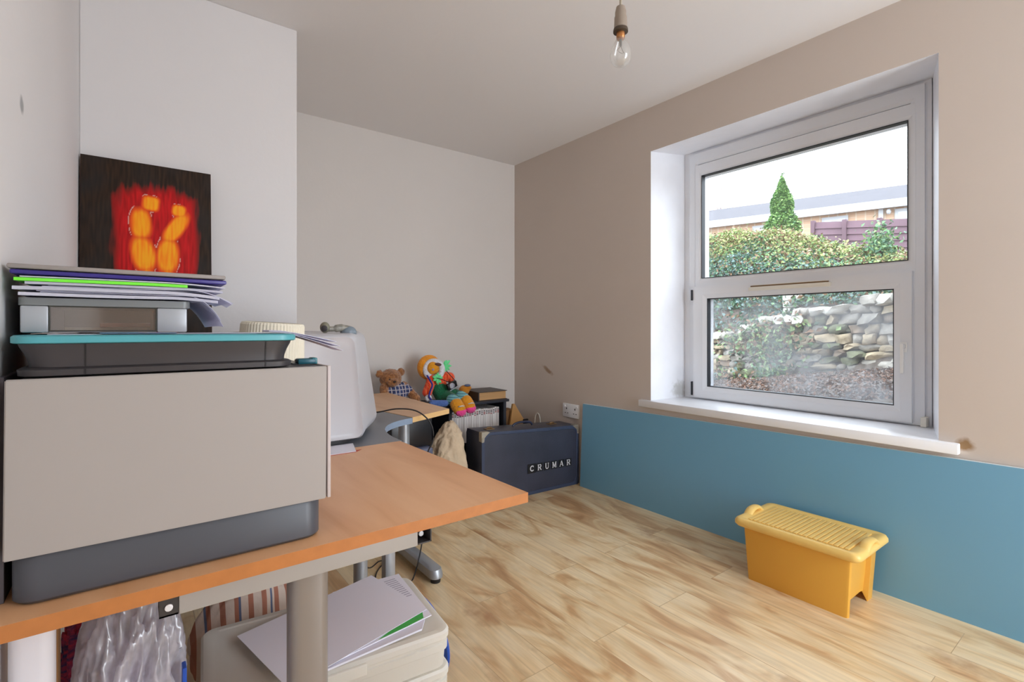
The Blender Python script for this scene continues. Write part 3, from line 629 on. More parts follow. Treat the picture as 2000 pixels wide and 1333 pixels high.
# ------------------------------------------------------------ painting (tall canvas leaning on the chimney breast)
pt = thing('painting', (.04, 2.40, DZ), 'dark canvas with glowing red and yellow figures leaning on the wall', 'painting')
def paint_col(u, v):      # u 0..1 across, v 0..1 down the visible upper square of the canvas (repeats below as legs)
    n = noise.noise(Vector((u*5, v*5, 0))); s = noise.noise(Vector((u*60, v*6, 3))); s2 = noise.noise(Vector((u*16, v*3, 9)))
    dark = Vector((.022, .013, .009))+Vector((.030, .016, .007))*max(0, s+.3)+Vector((.02, .008, .0))*max(0, n)
    g = Vector((.020, .020, .021)); dark = dark.lerp(g, max(0, min(1, n*.8+.2)))
    cx_ = .56; hw = .355*(1 if v < 1 else max(0, 1-(v-1)*.9))*min(1, (1.0 if v > .45 else .62+.38*math.sin(max(0, v-.08)/.37*PI/2)))
    top = .17+.07*s2+.55*abs(u-cx_)**1.6
    e = min((hw-abs(u-cx_)+.03*s+.04*s2)/.07, (v-top+.05*s)/.10); e = max(0, min(1, e))
    red = Vector((.60, .012, .014)).lerp(Vector((.34, .008, .008)), max(0, min(1, .45+s*1.1+s2*.5)))
    c = dark.lerp(red, e)
    def body(px, py, rx, ry, ang=0, sq=2):
        dx, dy = u-px, v-py; ca, sa = math.cos(ang), math.sin(ang); a = (dx*ca+dy*sa)/rx; b = (-dx*sa+dy*ca)/ry
        return (abs(a)**sq+abs(b)**sq)**(1/sq)
    d = min(body(.510, .385, .055, .060, .1, 4), body(.434, .590, .066, .128, -.05, 2.6), body(.452, .885, .078, .150, -.12, 2.2),
            body(.732, .425, .048, .050, .1, 3.2), body(.706, .605, .058, .150, .50, 2.4), body(.642, .885, .074, .155, .06, 2.2),
            body(.480, 1.42, .060, .40, 0, 2), body(.640, 1.42, .060, .40, 0, 2))
    d += .10*n+.05*s
    yel = Vector((1.0, .40, .015)).lerp(Vector((1.0, .24, .01)), max(0, min(1, .3+s*1.2)))
    org = Vector((.85, .10, .012))
    if d < .85: c = yel
    elif d < 1.12: c = yel.lerp(org, (d-.85)/.27)
    elif d < 1.4: c = org.lerp(c, (d-1.12)/.28)
    if 1.33 < d < 1.40 and s2 > .12: c = Vector((.75, .40, .33))
    return c
bm = BM(); cl = bm.loops.layers.float_color.new('Col')
nx, nz = 150, 330; PW, PH = .420, 1.075; lean = .075
grid = [[bm.verts.new((-.1605+PW*i/nx*1.0+.010*0, 2.40+lean*(j/nz), DZ+.002+PH*j/nz)) for i in range(nx+1)] for j in range(nz+1)]
for j in range(nz):
    for i in range(nx):
        f = bm.faces.new([grid[j][i], grid[j][i+1], grid[j+1][i+1], grid[j+1][i]])
        for lp, (a, b) in zip(f.loops, ((i, j), (i+1, j), (i+1, j+1), (i, j+1))):
            u = a/nx; v = (1-b/nz)*PH/.41
            c = paint_col(u, v)
            lp[cl] = (c.x, c.y, c.z, 1)
pm = bpy.data.materials.new('oil_paint_on_canvas'); pm.use_nodes = True; nt = pm.node_tree; at = nt.nodes.new('ShaderNodeVertexColor'); at.layer_name = 'Col'
gm = nt.nodes.new('ShaderNodeGamma'); gm.inputs[1].default_value = 1.0; nt.links.new(at.outputs[0], gm.inputs[0]); nt.links.new(gm.outputs[0], nt.nodes['Principled BSDF'].inputs['Base Color']); nt.nodes['Principled BSDF'].inputs['Roughness'].default_value = .5; nt.nodes['Principled BSDF'].inputs['Specular IOR Level'].default_value = .15
mesh_obj('painted_face', bm, pm, pt, smooth=True)
bm = BM(); xa, xb = -.1605, -.1605+PW
def slab(a, b, c, d, dy0, dy1):
    q = [(a, c), (b, c), (b, d), (a, d)]
    lo = [bm.verts.new((x, 2.40+lean*(z-DZ)/PH+dy0, z)) for x, z in q]; hi = [bm.verts.new((x, 2.40+lean*(z-DZ)/PH+dy1, z)) for x, z in q]
    bm.faces.new(lo); bm.faces.new(hi[::-1])
    for i in range(4): bm.faces.new([lo[i], hi[i], hi[(i+1) % 4], lo[(i+1) % 4]])
slab(xa-.001, xb+.001, DZ+.001, DZ+PH+.003, .001, .022); bmesh.ops.recalc_face_normals(bm, faces=bm.faces)
mesh_obj('canvas_edge', bm, M('dark_maroon_edge', (74, 30, 22), .6), pt)

# ------------------------------------------------------------ table lamp with pleated shade behind printer
lp_ = thing('table_lamp', (.322, 1.60, DZ), 'table lamp with a pleated cream shade behind the printers', 'lamp')
bm = BM(); lathe(bm, [(.055, 0), (.058, .01), (.05, .02), (.018, .035), (.015, .06), (.03, .10), (.032, .14), (.014, .20), (.010, .26), (.010, .33)], (.322, 1.60, DZ+.001), 24); mesh_obj('lamp_base', bm, cream_pl, lp_, auto=50)
bm = BM(); n = 120; rings = []
T = Matrix.Translation((.322, 1.60, 1.07)) @ Euler((0.03, .05, 0)).to_matrix().to_4x4()
for r, z in ((.094, -.13), (.093, -.10), (.084, .090), (.081, .096), (.070, .098)):
    rings.append([tuple(T @ Vector(((r*(1+.018*(k % 2)))*math.cos(2*PI*k/n), (r*(1+.018*(k % 2)))*math.sin(2*PI*k/n), z))) for k in range(n)])
loft(bm, rings, False); mesh_obj('lamp_shade', bm, M('pleated_cream_fabric', (228, 222, 204), .8), lp_)

# ------------------------------------------------------------ old CRT monitor seen from behind
cr = thing('crt_monitor', (.55, 2.0, DZ), 'off-white CRT monitor turned away on the grey corner desk', 'monitor')
bm = BM()
def crt_ring(y, xl0, xr0, xl1, xr1, zb, zt, r=.03, bul=0.0):
    n = 5; P = []
    cor = [(xr1, zt, 0), (xl1, zt, 90), (xl0, zb, 180), (xr0, zb, 270)]
    for (x, z, a0) in cor:
        sx = -1 if a0 in (0, 270) else 1; sz = -1 if a0 in (0, 90) else 1
        for i in range(n+1):
            a = math.radians(a0+90*i/n); P.append((x+sx*r+r*math.cos(a), y, z+sz*r+r*math.sin(a)))
        if a0 == 0: pass
        if bul and a0 == 270: pass
    return P
def ring8(y, pts): return [(x, y, z) for x, z in pts]
def crt_prof(y, a, b, zb, zt, wid, r):
    # a: half extents. right side bulges lowest third
    cxm = .5275+0*y
    pts = crt_ring(y, cxm-a, cxm+a, cxm-b, cxm+b, zb, zt, r)
    return pts
loft(bm, [crt_prof(1.800, .128, .100, .765, 1.100, 0, .03), crt_prof(1.792, .143, .112, .752, 1.118, 0, .028), crt_prof(1.800, .150, .118, .748, 1.126, 0, .026),
          crt_prof(1.90, .200, .160, .7465, 1.132, 0, .028), crt_prof(2.03, .290, .240, .745, 1.134, 0, .045), crt_prof(2.10, .308, .268, .745, 1.140, 0, .045), crt_prof(2.125, .302, .265, .748, 1.136, 0, .04)])
mesh_obj('monitor_shell', bm, M('off_white_plastic', (194, 193, 198), .32), cr, auto=50)
bm = BM(); loft(bm, [[(.5275+.26*x, y, .945+.155*z) for x, z in ((1, -1), (1, 1), (-1, 1), (-1, -1))] for y in (2.1255, 2.130)]); mesh_obj('screen', bm, M('dark_screen', (30, 32, 36), .1), cr)
bm = BM(); loft(bm, [rrect(.53, 1.95, .24, .24, .05, z) for z in (.7295, .7455)]); mesh_obj('monitor_foot', bm, dark_pl, cr, auto=40)
# thing on top of it
wc = thing('plastic_gadget', (.62, 1.95, 1.135), 'small grey plastic gadget with a round end lying on the white monitor', 'gadget')
bm = BM(); ball(bm, (.580, 1.95, 1.154), (.018, .020, .021)); mesh_obj('round_end', bm, M('olive_grey_plastic', (126, 122, 104), .4), wc, smooth=True)
bm = BM(); lathe(bm, [(.011, -.003), (.012, 0), (.009, .002)], (0, 0, 0), 16, M4=Matrix.Translation((.572, 1.930, 1.150)) @ Euler((PI/2, 0, -.5)).to_matrix().to_4x4()); mesh_obj('lens', bm, dark_pl, wc, auto=40)
bm = BM(); tube(bm, spline([(.590, 1.95, 1.148), (.615, 1.95, 1.149), (.645, 1.95, 1.153), (.675, 1.95, 1.148)], 5), [.010]*6+[.014]*5+[.012]*5, 12)
mesh_obj('arm', bm, M('mottled_grey_plastic', (140, 136, 126), .4, vary=.3, vscale=60), wc, smooth=True)
bm = BM(); ball(bm, (.672, 1.955, 1.1345), (.032, .03, .026)); mesh_obj('dome_foot', bm, M('blue_grey_plastic', (120, 132, 142), .35), wc, smooth=True)

# note card under the monitor edge
bm = BM(); prism(bm, [(.42, 1.682), (.603, 1.678), (.635, 1.80), (.42, 1.80)], DZ+.0003, DZ+.0025); tag(mesh_obj('note_card', bm, M('white_card', (226, 224, 234), .6)), 'white card on the desk in front of the monitor', 'card')
bm = BM(); prism(bm, [(.415, 1.676), (.60, 1.671), (.632, 1.70), (.42, 1.70)], DZ+.0001, DZ+.0003); tag(mesh_obj('red_slip', bm, M('red_card', (190, 70, 50), .6)), 'red slip peeping out from under the white card', 'card')

# cable over the rear desk
bm = BM(); tube(bm, spline([(.86, 2.36, .733), (.93, 2.28, .752), (1.00, 2.22, .768), (1.07, 2.16, .757), (1.12, 2.12, .70), (1.13, 2.115, .62), (1.10, 2.13, .52), (1.10, 2.15, .2), (1.02, 2.1, .004), (.85, 1.95, .004), (.72, 1.80, .004)], 8), .0035, 6)
tag(mesh_obj('black_cable', bm, M('black_cable_rubber', (34, 32, 34), .5), smooth=True), 'thin black cable looping over the edge of the rear desk', 'cable')

# ------------------------------------------------------------ bookcase, book, row of white volumes
bc = thing('bookcase', (1.8, 3.28, 0), 'low black bookcase by the back wall holding a row of white volumes', 'bookcase')
bkm = M('black_ash_laminate', (46, 48, 56), .45)
bm = BM(); box(bm, (1.10, 3.115, .582), (2.33, 3.455, .602), .003); mesh_obj('top', bm, bkm, bc, auto=40)
for xx in (1.12, 1.80, 2.285):
    bm = BM(); box(bm, (xx, 3.13, 0), (xx+.025, 3.45, .5815)); mesh_obj('side_panel', bm, bkm, bc)
bm = BM(); box(bm, (1.145, 3.14, .285), (1.80, 3.44, .303)); box(bm, (1.825, 3.14, .285), (2.285, 3.44, .303)); mesh_obj('shelf', bm, bkm, bc)
bm = BM(); box(bm, (1.145, 3.441, .02), (1.80, 3.449, .58)); box(bm, (1.825, 3.441, .02), (2.285, 3.449, .58)); mesh_obj('back_panel', bm, bkm, bc)
proto = None; xx = 1.835; cols = [(226, 218, 214), (214, 206, 202), (232, 226, 222)]
pos = ['leftmost', 'second', 'third', 'fourth', 'fifth', 'sixth', 'seventh', 'eighth', 'ninth', 'tenth', 'eleventh', 'twelfth', 'thirteenth', 'fourteenth', 'fifteenth', 'sixteenth', 'seventeenth', 'eighteenth', 'nineteenth', 'twentieth']
vm = [M('white_volume_%d' % k, c, .6) for k, c in enumerate(cols)]; vl = M('dark_spine_print', (58, 44, 48), .6); vr = M('red_spine_print', (150, 40, 40), .6)
for k in range(20):
    t = .0205; hh = .238+random.uniform(-.004, .004)
    bm = BM(); box(bm, (0, 0, 0), (t, .21, hh), .002, seg=1)
    for q in range(3): 
        zz = hh-.012-q*.011-random.uniform(0, .004); box(bm, (.003, -.0006, zz-.006), (t-.003, .0004, zz), mi=1 if random.random() < .7 else 2)
    o = mesh_obj('white_volume', bm, [vm[k % 3], vl, vr]); o.location = (xx, 3.150+random.uniform(0, .006), .3035); xx += t+.0007
    tag(o, '%s from the left of the white volumes in the black bookcase' % pos[k] if k else 'leftmost of the white volumes in the black bookcase', 'book', 'white volumes in the bookcase')

ob = thing('old_book', (2.2, 3.26, .602), 'thick old dark book with yellowed pages on the bookcase', 'book', rz=-.03)
bm = BM(); box(bm, (-.125, -.115, .004), (.118, .115, .0625), .002); mesh_obj('page_block', bm, M('yellowed_pages', (188, 146, 98), .8, vary=.12, vscale=3, stretch=(1, 1, 120)), ob, local=True)
bkc = M('dark_brown_leather', (66, 54, 48), .5, bump=.2)
bm = BM(); box(bm, (-.138, -.125, 0), (.125, .12, .0038), .0012); box(bm, (-.138, -.125, .0627), (.125, .12, .067), .0012); box(bm, (-.138, -.125, .0), (-.128, .12, .067), .002); mesh_obj('cover', bm, bkc, ob, local=True)

# ------------------------------------------------------------ teddy bear
fur = M('golden_brown_fur', (176, 118, 66), .95, bump=1.0, bscale=150, rgb2=(128, 76, 36), vscale=60, sheen=.4)
tb = thing('teddy_bear', (1.42, 3.22, .602), 'brown teddy bear in a blue plaid shirt sitting behind the rear desk', 'teddy bear')
Z0 = .604
bm = BM()
ball(bm, (1.405, 3.24, .805), (.075, .068, .066)); ball(bm, (1.395, 3.185, .785), (.038, .034, .030)); ball(bm, (1.325, 3.235, .842), (.026, .015, .026)); ball(bm, (1.478, 3.235, .848), (.028, .015, .028))
ball(bm, (1.435, 3.25, .695), (.075, .065, .092)); caps(bm, (1.35, 3.22, .745), (1.335, 3.165, .665), .030, .028); caps(bm, (1.505, 3.24, .745), (1.575, 3.19, .655), .032, .030)
caps(bm, (1.40, 3.22, .635), (1.36, 3.10, .635), .034, .032); caps(bm, (1.47, 3.22, .635), (1.52, 3.12, .635), .034, .032)
o = blob('bear_body', bm, fur, tb, voxel=.005, smooth=3)
tx = bpy.data.textures.new('fur_noise', 'CLOUDS'); tx.noise_scale = .012
dm = o.modifiers.new('d', 'DISPLACE'); dm.texture = tx; dm.strength = .012; dm.mid_level = .4
for xx in (1.372, 1.418):
    bm = BM(); ball(bm, (xx, 3.158+.02, .805), .007); mesh_obj('eye', bm, black, tb, smooth=True)
bm = BM(); ball(bm, (1.395, 3.150, .792), (.012, .008, .008)); mesh_obj('nose', bm, M('dark_brown_nose', (50, 30, 24), .5), tb, smooth=True)
plaid = M('blue_plaid_cloth', (64, 76, 120), .9, rgb2=(40, 46, 82), vscale=40)
lines_on(plaid, 0, 38, (190, 180, 176), .78); lines_on(plaid, 2, 38, (176, 168, 172), .80)
bm = BM(); ball(bm, (1.436, 3.243, .695), (.083, .074, .088)); caps(bm, (1.37, 3.235, .742), (1.352, 3.21, .715), .034); caps(bm, (1.50, 3.24, .742), (1.525, 3.222, .715), .036)
blob('shirt', bm, plaid, tb, voxel=.006, smooth=4)
bm = BM(); box(bm, (1.530, 3.085, .606), (1.560, 3.11, .640), .008); mesh_obj('cream_label', bm, cream_pl, tb, auto=60)

# ------------------------------------------------------------ knitted doll
dl = thing('knitted_doll', (1.78, 3.25, .602), 'colourful knitted doll in an orange hood slumped on the bookcase', 'doll')
def knit(name, rgb, sc=110): return M(name, rgb, .9, bump=.9, bscale=sc, vary=.06, vscale=30, sheen=.2)
k_or = knit('orange_yellow_wool', (236, 150, 20)); k_wh = knit('white_wool', (222, 220, 226)); k_rd = knit('orange_red_wool', (240, 74, 34)); k_gr = knit('dark_green_wool', (16, 104, 66))
k_pk = knit('hot_pink_wool', (244, 70, 150)); k_mint = knit('mint_green_ribbon', (110, 226, 150), 60); k_blue = knit('blue_wool', (76, 106, 170)); k_teal = knit('pale_teal_wool', (126, 190, 194)); k_yel = knit('golden_yellow_wool', (226, 150, 24))
lines_on(k_rd, 0, 46, (246, 110, 60), .6); lines_on(k_teal, 2, 60, (70, 130, 150), .66)
hx_, hy_, hz_ = 1.715, 3.225, .862
bm = BM(); ball(bm, (hx_-.008, hy_+.03, hz_+.006), (.092, .062, .092)); hood = blob('hood', bm, k_or, dl, voxel=.006, smooth=3)
bm = BM(); M4 = Matrix.Translation((hx_-.004, hy_-.036, hz_-.006)) @ Euler((PI/2-.1, 0, -.42)).to_matrix().to_4x4()
seg = 28
rings = []
for k in range(seg+1):
    a = 2*PI*k/seg; c = Vector((.058*math.cos(a), .058*math.sin(a), 0))
    rings.append([tuple(M4 @ (c+Vector((math.cos(a)*math.cos(b)*.022, math.sin(a)*math.cos(b)*.022, math.sin(b)*.02)))) for b in [2*PI*q/10 for q in range(10)]])
loft(bm, rings, False); mesh_obj('white_ruff', bm, k_wh, dl, smooth=True)
bm = BM(); ball(bm, (hx_-.008, hy_-.036, hz_+.006), (.048, .030, .048)); face = mesh_obj('face', bm, k_yel, dl, smooth=True)
bm = BM(); ball(bm, (hx_+.022, hy_-.060, hz_+.03), (.034, .014, .012), rot=(0, .15, 0)); mesh_obj('hair_patch', bm, knit('brown_wool', (96, 56, 44)), dl, smooth=True)
bm = BM(); ball(bm, (hx_-.026, hy_-.064, hz_-.004), .009); mesh_obj('eye', bm, M('lilac_button', (170, 150, 186), .4), dl, smooth=True)
def bow(c, s, parent):
    bm = BM()
    for k in range(9):
        a = 2*PI*k/9+random.uniform(-.2, .2); l = s*random.uniform(.75, 1.1)
        e = (c[0]+l*math.cos(a), c[1]-.01+random.uniform(-.01, .01), c[2]+l*math.sin(a)); tube(bm, [c, tuple(Vector(c).lerp(Vector(e), .6)), e], [.004, .011, .004], 6)
    ball(bm, c, .012, seg=10); mesh_obj('ribbon_bow', bm, k_mint, parent, smooth=True)
bow((hx_+.082, hy_-.05, hz_+.020), .048, dl); bow((hx_+.002, hy_-.078, hz_-.068), .042, dl)
# continuous soft body, legs to shoes
bm = BM(); caps(bm, (1.735, 3.235, .775), (1.80, 3.20, .665), .058, .070, 8); caps(bm, (1.79, 3.17, .665), (1.815, 3.075, .640), .045, .042); caps(bm, (1.83, 3.21, .685), (1.895, 3.11, .650), .046, .042)
blob('overalls', bm, k_gr, dl, voxel=.006, smooth=5)
bm = BM(); caps(bm, (1.70, 3.20, .785), (1.645, 3.165, .700), .034, .036); caps(bm, (1.695, 3.195, .788), (1.79, 3.185, .748), .036, .022); caps(bm, (1.775, 3.205, .805), (1.845, 3.20, .790), .036, .040)
blob('sweater', bm, k_rd, dl, voxel=.006, smooth=4)
for a, b in (((1.798, 3.082, .642), (1.808, 3.052, .632)), ((1.882, 3.105, .656), (1.893, 3.078, .646))):
    bm = BM(); caps(bm, a, b, .044, .043, 4); blob('striped_cuff', bm, k_teal, dl, voxel=.006, smooth=3)
for a, b in (((1.805, 3.035, .616), (1.812, 3.008, .586)), ((1.897, 3.055, .628), (1.905, 3.028, .596))):
    bm = BM(); caps(bm, a, b, .047, .046, 4); sh = blob('yellow_shoe', bm, k_yel, dl, voxel=.006, smooth=3)
    bm = BM(); c = Vector(b)+Vector((.006, -.014, -.018)); ball(bm, tuple(c), (.044, .030, .034), rot=(.6, 0, .2)); mesh_obj('pink_sole', bm, k_pk, sh, smooth=True)
    bm = BM(); d = Vector(b)+Vector((-.004, -.036, .022)); tube(bm, [tuple(d+Vector((-.025, 0, 0))), tuple(d+Vector((0, -.008, .006))), tuple(d+Vector((.022, 0, .002)))], .004, 6); mesh_obj('lace', bm, k_wh, sh, smooth=True)
bm = BM(); ball(bm, (1.638, 3.135, .662), (.026, .022, .026)); mesh_obj('mitten', bm, k_wh, dl, smooth=True)
bm = BM(); caps(bm, (1.645, 3.09, .630), (1.735, 3.07, .626), .026, .024, 8); blob('blue_pouch', bm, k_blue, dl, voxel=.006, smooth=3)
bm = BM(); ball(bm, (1.652, 3.09, .612), (.022, .018, .012)); mesh_obj('pink_trim', bm, k_pk, dl, smooth=True)
bm = BM(); tube(bm, spline([(1.625, 3.13, .825), (1.640, 3.115, .790), (1.655, 3.11, .755), (1.640, 3.11, .715), (1.628, 3.105, .680), (1.642, 3.10, .655)], 5), .0065, 8); mesh_obj('blue_cord', bm, knit('royal_blue_cord', (36, 36, 140)), dl, smooth=True)
dc = thing('toy_camera', (1.80, 3.115, .74), 'small black and silver toy camera hanging on the knitted doll', 'toy camera')
R = (0.15, -.35, .1)
bm = BM(); box(bm, (1.768, 3.095, .722), (1.850, 3.120, .768), .005, rot=R); cb = mesh_obj('camera_body', bm, M('black_camera_plastic', (20, 20, 24), .35), dc, auto=40)
bm = BM(); M4 = Matrix.Translation((1.800, 3.088, .742)) @ Euler((PI/2, 0, 0)).to_matrix().to_4x4(); lathe(bm, [(.020, -.01), (.021, .006), (.014, .01), (.013, .004)], (0, 0, 0), 20, M4=M4); mesh_obj('lens', bm, M('silver_lens', (176, 176, 186), .3, .5), dc, auto=40)
bm = BM(); box(bm, (1.782, 3.096, .712), (1.862, 3.118, .719), .002, rot=R, piv=(1.809, 3.107, .745)); mesh_obj('silver_band', bm, M('silver_lens', (176, 176, 186)), dc)
bm = BM(); tube(bm, spline([(1.785, 3.10, .765), (1.735, 3.12, .790), (1.70, 3.13, .800)], 4), .003, 6); tube(bm, spline([(1.830, 3.10, .780), (1.80, 3.13, .825), (1.785, 3.14, .845)], 4), .003, 6); mesh_obj('strap', bm, black, dc)

# small orange toy next to the doll
st = thing('small_orange_toy', (2.03, 3.27, .602), 'small orange knitted toy between the doll and the old book', 'toy')
bm = BM(); ball(bm, (2.035, 3.30, .675), (.046, .040, .038)); ball(bm, (2.02, 3.31, .635), (.045, .04, .035)); ball(bm, (2.055, 3.285, .690), (.03, .03, .022)); blob('toy_body', bm, knit('amber_wool', (206, 130, 30)), st, voxel=.005, smooth=3)
bm = BM(); ball(bm, (2.047, 3.275, .712), (.026, .022, .010)); mesh_obj('blue_cap', bm, knit('slate_blue_wool', (80, 92, 130)), st, smooth=True)

# ------------------------------------------------------------ things below the bookcase level in the far corner
lm = thing('laser_printer', (1.45, 2.9, 0), 'black boxy office machine with grey lower tray beneath the rear desk', 'printer')
bm = BM(); box(bm, (1.20, 2.76, .43), (1.47, 3.07, .60), .008); mesh_obj('machine_body', bm, M('gloss_black_casing', (26, 24, 28), .35), lm, auto=40)
bm = BM(); box(bm, (1.22, 2.72, .355), (1.46, 3.06, .428), .02, seg=3); mesh_obj('paper_tray', bm, M('slate_grey_casing', (96, 100, 122), .35), lm, auto=40)
bm = BM(); box(bm, (1.22, 2.78, 0), (1.46, 3.06, .353), .01); mesh_obj('stand', bm, black, lm, auto=40)
bm = BM(); box(bm, (1.345, 2.714, .395), (1.375, 2.722, .405), .002); mesh_obj('tray_highlight', bm, white_gloss, lm)  # white bar put in for a bright highlight on the tray front

bgm = M('beige_canvas_cloth', (206, 184, 156), .9, bump=.7, bscale=40, vary=.08, vscale=12)
bm = BM()
bmesh.ops.create_icosphere(bm, subdivisions=5, radius=1)
for v in bm.verts:
    c = v.co.copy(); t = c.z
    n1 = noise.noise(c*2.2); n2 = 1-2*abs(noise.noise(c*4.0+Vector((3, 1, 4))))
    s = 1+.22*n1+.12*n2; wdt = (.125 if t < .1 else .125-.030*(t-.1)/.9)
    v.co = Vector((min(1.73, 1.625+c.x*wdt*s*1.02+.03*max(0, t)-(.09*max(0, -t))), 2.86+c.y*.10*s-.14*max(0, .2-t), max(.002, .265+t*.268*(1+.06*n2))))
tag(mesh_obj('cloth_bag', bm, bgm, smooth=True), 'crumpled beige cloth bag slumped left of the navy case', 'bag')

bm = BM(); tri = [(2.425, .02), (2.64-.005, .02), (2.635, .40), (2.60, .425), (2.53, .515), (2.505, .53), (2.47, .53)]
tri = [(2.40, 0), (2.637, 0), (2.637, .375), (2.60, .40), (2.54, .485), (2.515, .525), (2.495, .525), (2.49, .50)]
fr_ = [bm.verts.new((x, 3.285, z)) for x, z in tri]; bk = [bm.verts.new((x, 3.305, z)) for x, z in tri]; bm.faces.new(fr_); bm.faces.new(bk[::-1])
for i in range(len(tri)): bm.faces.new([fr_[i], bk[i], bk[(i+1) % len(tri)], fr_[(i+1) % len(tri)]])
bmesh.ops.recalc_face_normals(bm, faces=bm.faces)
tag(mesh_obj('plywood_offcut', bm, M('plywood', (196, 146, 88), .7, vary=.06, vscale=6)), 'curved triangular plywood offcut standing behind the navy case', 'wood offcut')
bm = BM(); box(bm, (2.36, 3.32, 0), (2.56, 3.45, .47), .004); tag(mesh_obj('brown_box', bm, M('brown_cardboard', (138, 98, 58), .85)), 'brown cardboard box between the bookcase and plywood offcut', 'box')
bm = BM(); box(bm, (2.595, 3.262, .35), (2.640, 3.282, .392), .004); tag(mesh_obj('black_clamp', bm, black), 'small black bracket against the plywood offcut', 'bracket')
bm = BM(); tube(bm, spline([(2.637, 3.18, .30), (2.637, 3.17, .42), (2.637, 3.14, .455), (2.637, 3.11, .42), (2.637, 3.10, .30)], 6), .004, 6); tag(mesh_obj('white_wire_loop', bm, cream_pl, smooth=True), 'cream wire loop by the wall behind the navy case', 'wire')

# ------------------------------------------------------------ under the front desk
frost = glassy('frosted_polypropylene', (250, 248, 242), .12, .25, .07, .5)
RZ = -.095
def stackbox(name, z0, label, lid):
    t = thing(name, (.43, 1.425, z0), label, 'storage box', 'frosted boxes under the desk', rz=RZ)
    w_, d_ = .60, .36
    bm = BM(); R_ = []
    for (s, z) in ((.955, .001), (.965, .045), (.985, .048), (.985, .066), (.965, .069), (.97, .076)): R_.append(rrect(0, 0, w_*s, d_*s, .03, z))
    n_out = len(R_)
    loft(bm, R_, False); f = bm.faces.new([v for v in bm.verts][:len(R_[0])][::-1])
    mesh_obj('box_body', bm, frost, t, local=True, auto=35)
    bm = BM(); loft(bm, [rrect(0, 0, w_*.985, d_*.985, .03, .0765), rrect(0, 0, w_*1.0, d_*1.0, .035, .080), rrect(0, 0, w_*1.0, d_*1.0, .035, .094), rrect(0, 0, w_*.98, d_*.97, .03, .100), rrect(0, 0, w_*.92, d_*.88, .02, .100), rrect(0, 0, w_*.90, d_*.86, .02, .0965)])
    l = mesh_obj('lid', bm, frost, t, local=True, auto=35)
    bm = BM(); box(bm, (-.06, -d_/2-.008, .062), (.06, -d_/2+.002, .092), .003); mesh_obj('clip', bm, frost, t, local=True)
    return t
stackbox('storage_tub', .0, 'lowest of the three frosted boxes stacked under the desk', True)
stackbox('storage_tub', .1035, 'middle of the three frosted boxes stacked under the desk', True)
stackbox('storage_tub', .207, 'topmost frosted box carrying the papers under the desk', True)
# contents seen through
bm = BM(); box(bm, (.25, 1.31, .212), (.62, 1.52, .275), .004, rot=(0, 0, RZ)); tag(mesh_obj('boxed_papers', bm, M('buff_card', (204, 188, 160), .8)), 'buff card folders inside the topmost frosted box', 'folders')
# sheets on the top box
def flat(name, pts, z, t, mat, label, cat='paper', grp='papers on the frosted box'):
    bm = BM(); prism(bm, pts, z, z+t); return tag(mesh_obj(name, bm, mat), label, cat, grp)
flat('paper_stack', [(.300, 1.245), (.345, 1.250), (.640, 1.262), (.668, 1.300), (.700, 1.520), (.42, 1.56)], .308, .005, paper2, 'white paper stack on the frosted box under the printed letter')
ltr = flat('printed_letter', [(.40, 1.262), (.690, 1.300), (.716, 1.585), (.50, 1.60)], .3145, .0025, paper, 'printed letter with a green bar under the large plain sheet')
sheet_pts = [(.221, 1.522), (.636, 1.625), (.690, 1.330), (.284, 1.225)]
flat('large_paper_sheet', sheet_pts[::-1], .3190, .0012, paper, 'large plain white sheet on top of the papers under the desk')
bm = BM(); prism(bm, [(.520, 1.281), (.610, 1.290), (.664, 1.300), (.676, 1.332), (.640, 1.334)], .3171, .3173)
mesh_obj('green_print', bm, M('bright_green_print', (70, 176, 80), .6), ltr)
pm_ = M('grey_letter_print', (228, 226, 238), .7); lines_on(pm_, 1, 80, (160, 160, 178), .7)
bm = BM(); box(bm, (.655, 1.43, .3171), (.692, 1.57, .3173)); mesh_obj('printed_lines', bm, pm_, ltr)
# blue lid beside
bm = BM(); lathe(bm, [(.0, 0), (.13, 0), (.135, .004), (.135, .014), (.125, .016), (.12, .010), (.0, .010)], (.70, 1.50, .0), 40)
for v in bm.verts: v.co.z += .0
bm.free(); bm = BM()
M4 = Matrix.Translation((.775, 1.50, .135)) @ Euler((0, math.radians(83), .10)).to_matrix().to_4x4()
lathe(bm, [(.128, -.005), (.132, 0), (.128, .005)], (0, 0, 0), 40, M4=M4); tag(mesh_obj('blue_round_lid', bm, M('royal_blue_plastic', (36, 86, 190), .35), auto=40), 'round blue lid leaning against the right of the frosted boxes', 'lid')
bm = BM(); box(bm, (.082, 1.27, .0), (.090, 1.30, .425), .002); tag(mesh_obj('blue_strip', bm, M('royal_blue_plastic', (36, 86, 190))), 'narrow blue strip upright between plastic bag and frosted boxes', 'strip')
# cable under the desk
bm = BM(); tube(bm, spline([(.565, 1.56, .70), (.60, 1.75, .45), (.80, 2.10, .12), (.93, 2.28, .04), (.98, 2.33, .006), (.88, 2.20, .006), (.76, 1.80, .006), (.74, 1.66, .006)], 8), .003, 6)
tag(mesh_obj('dangling_cable', bm, black, smooth=True), 'thin black cable hanging to the floor beside the grey foot', 'cable')

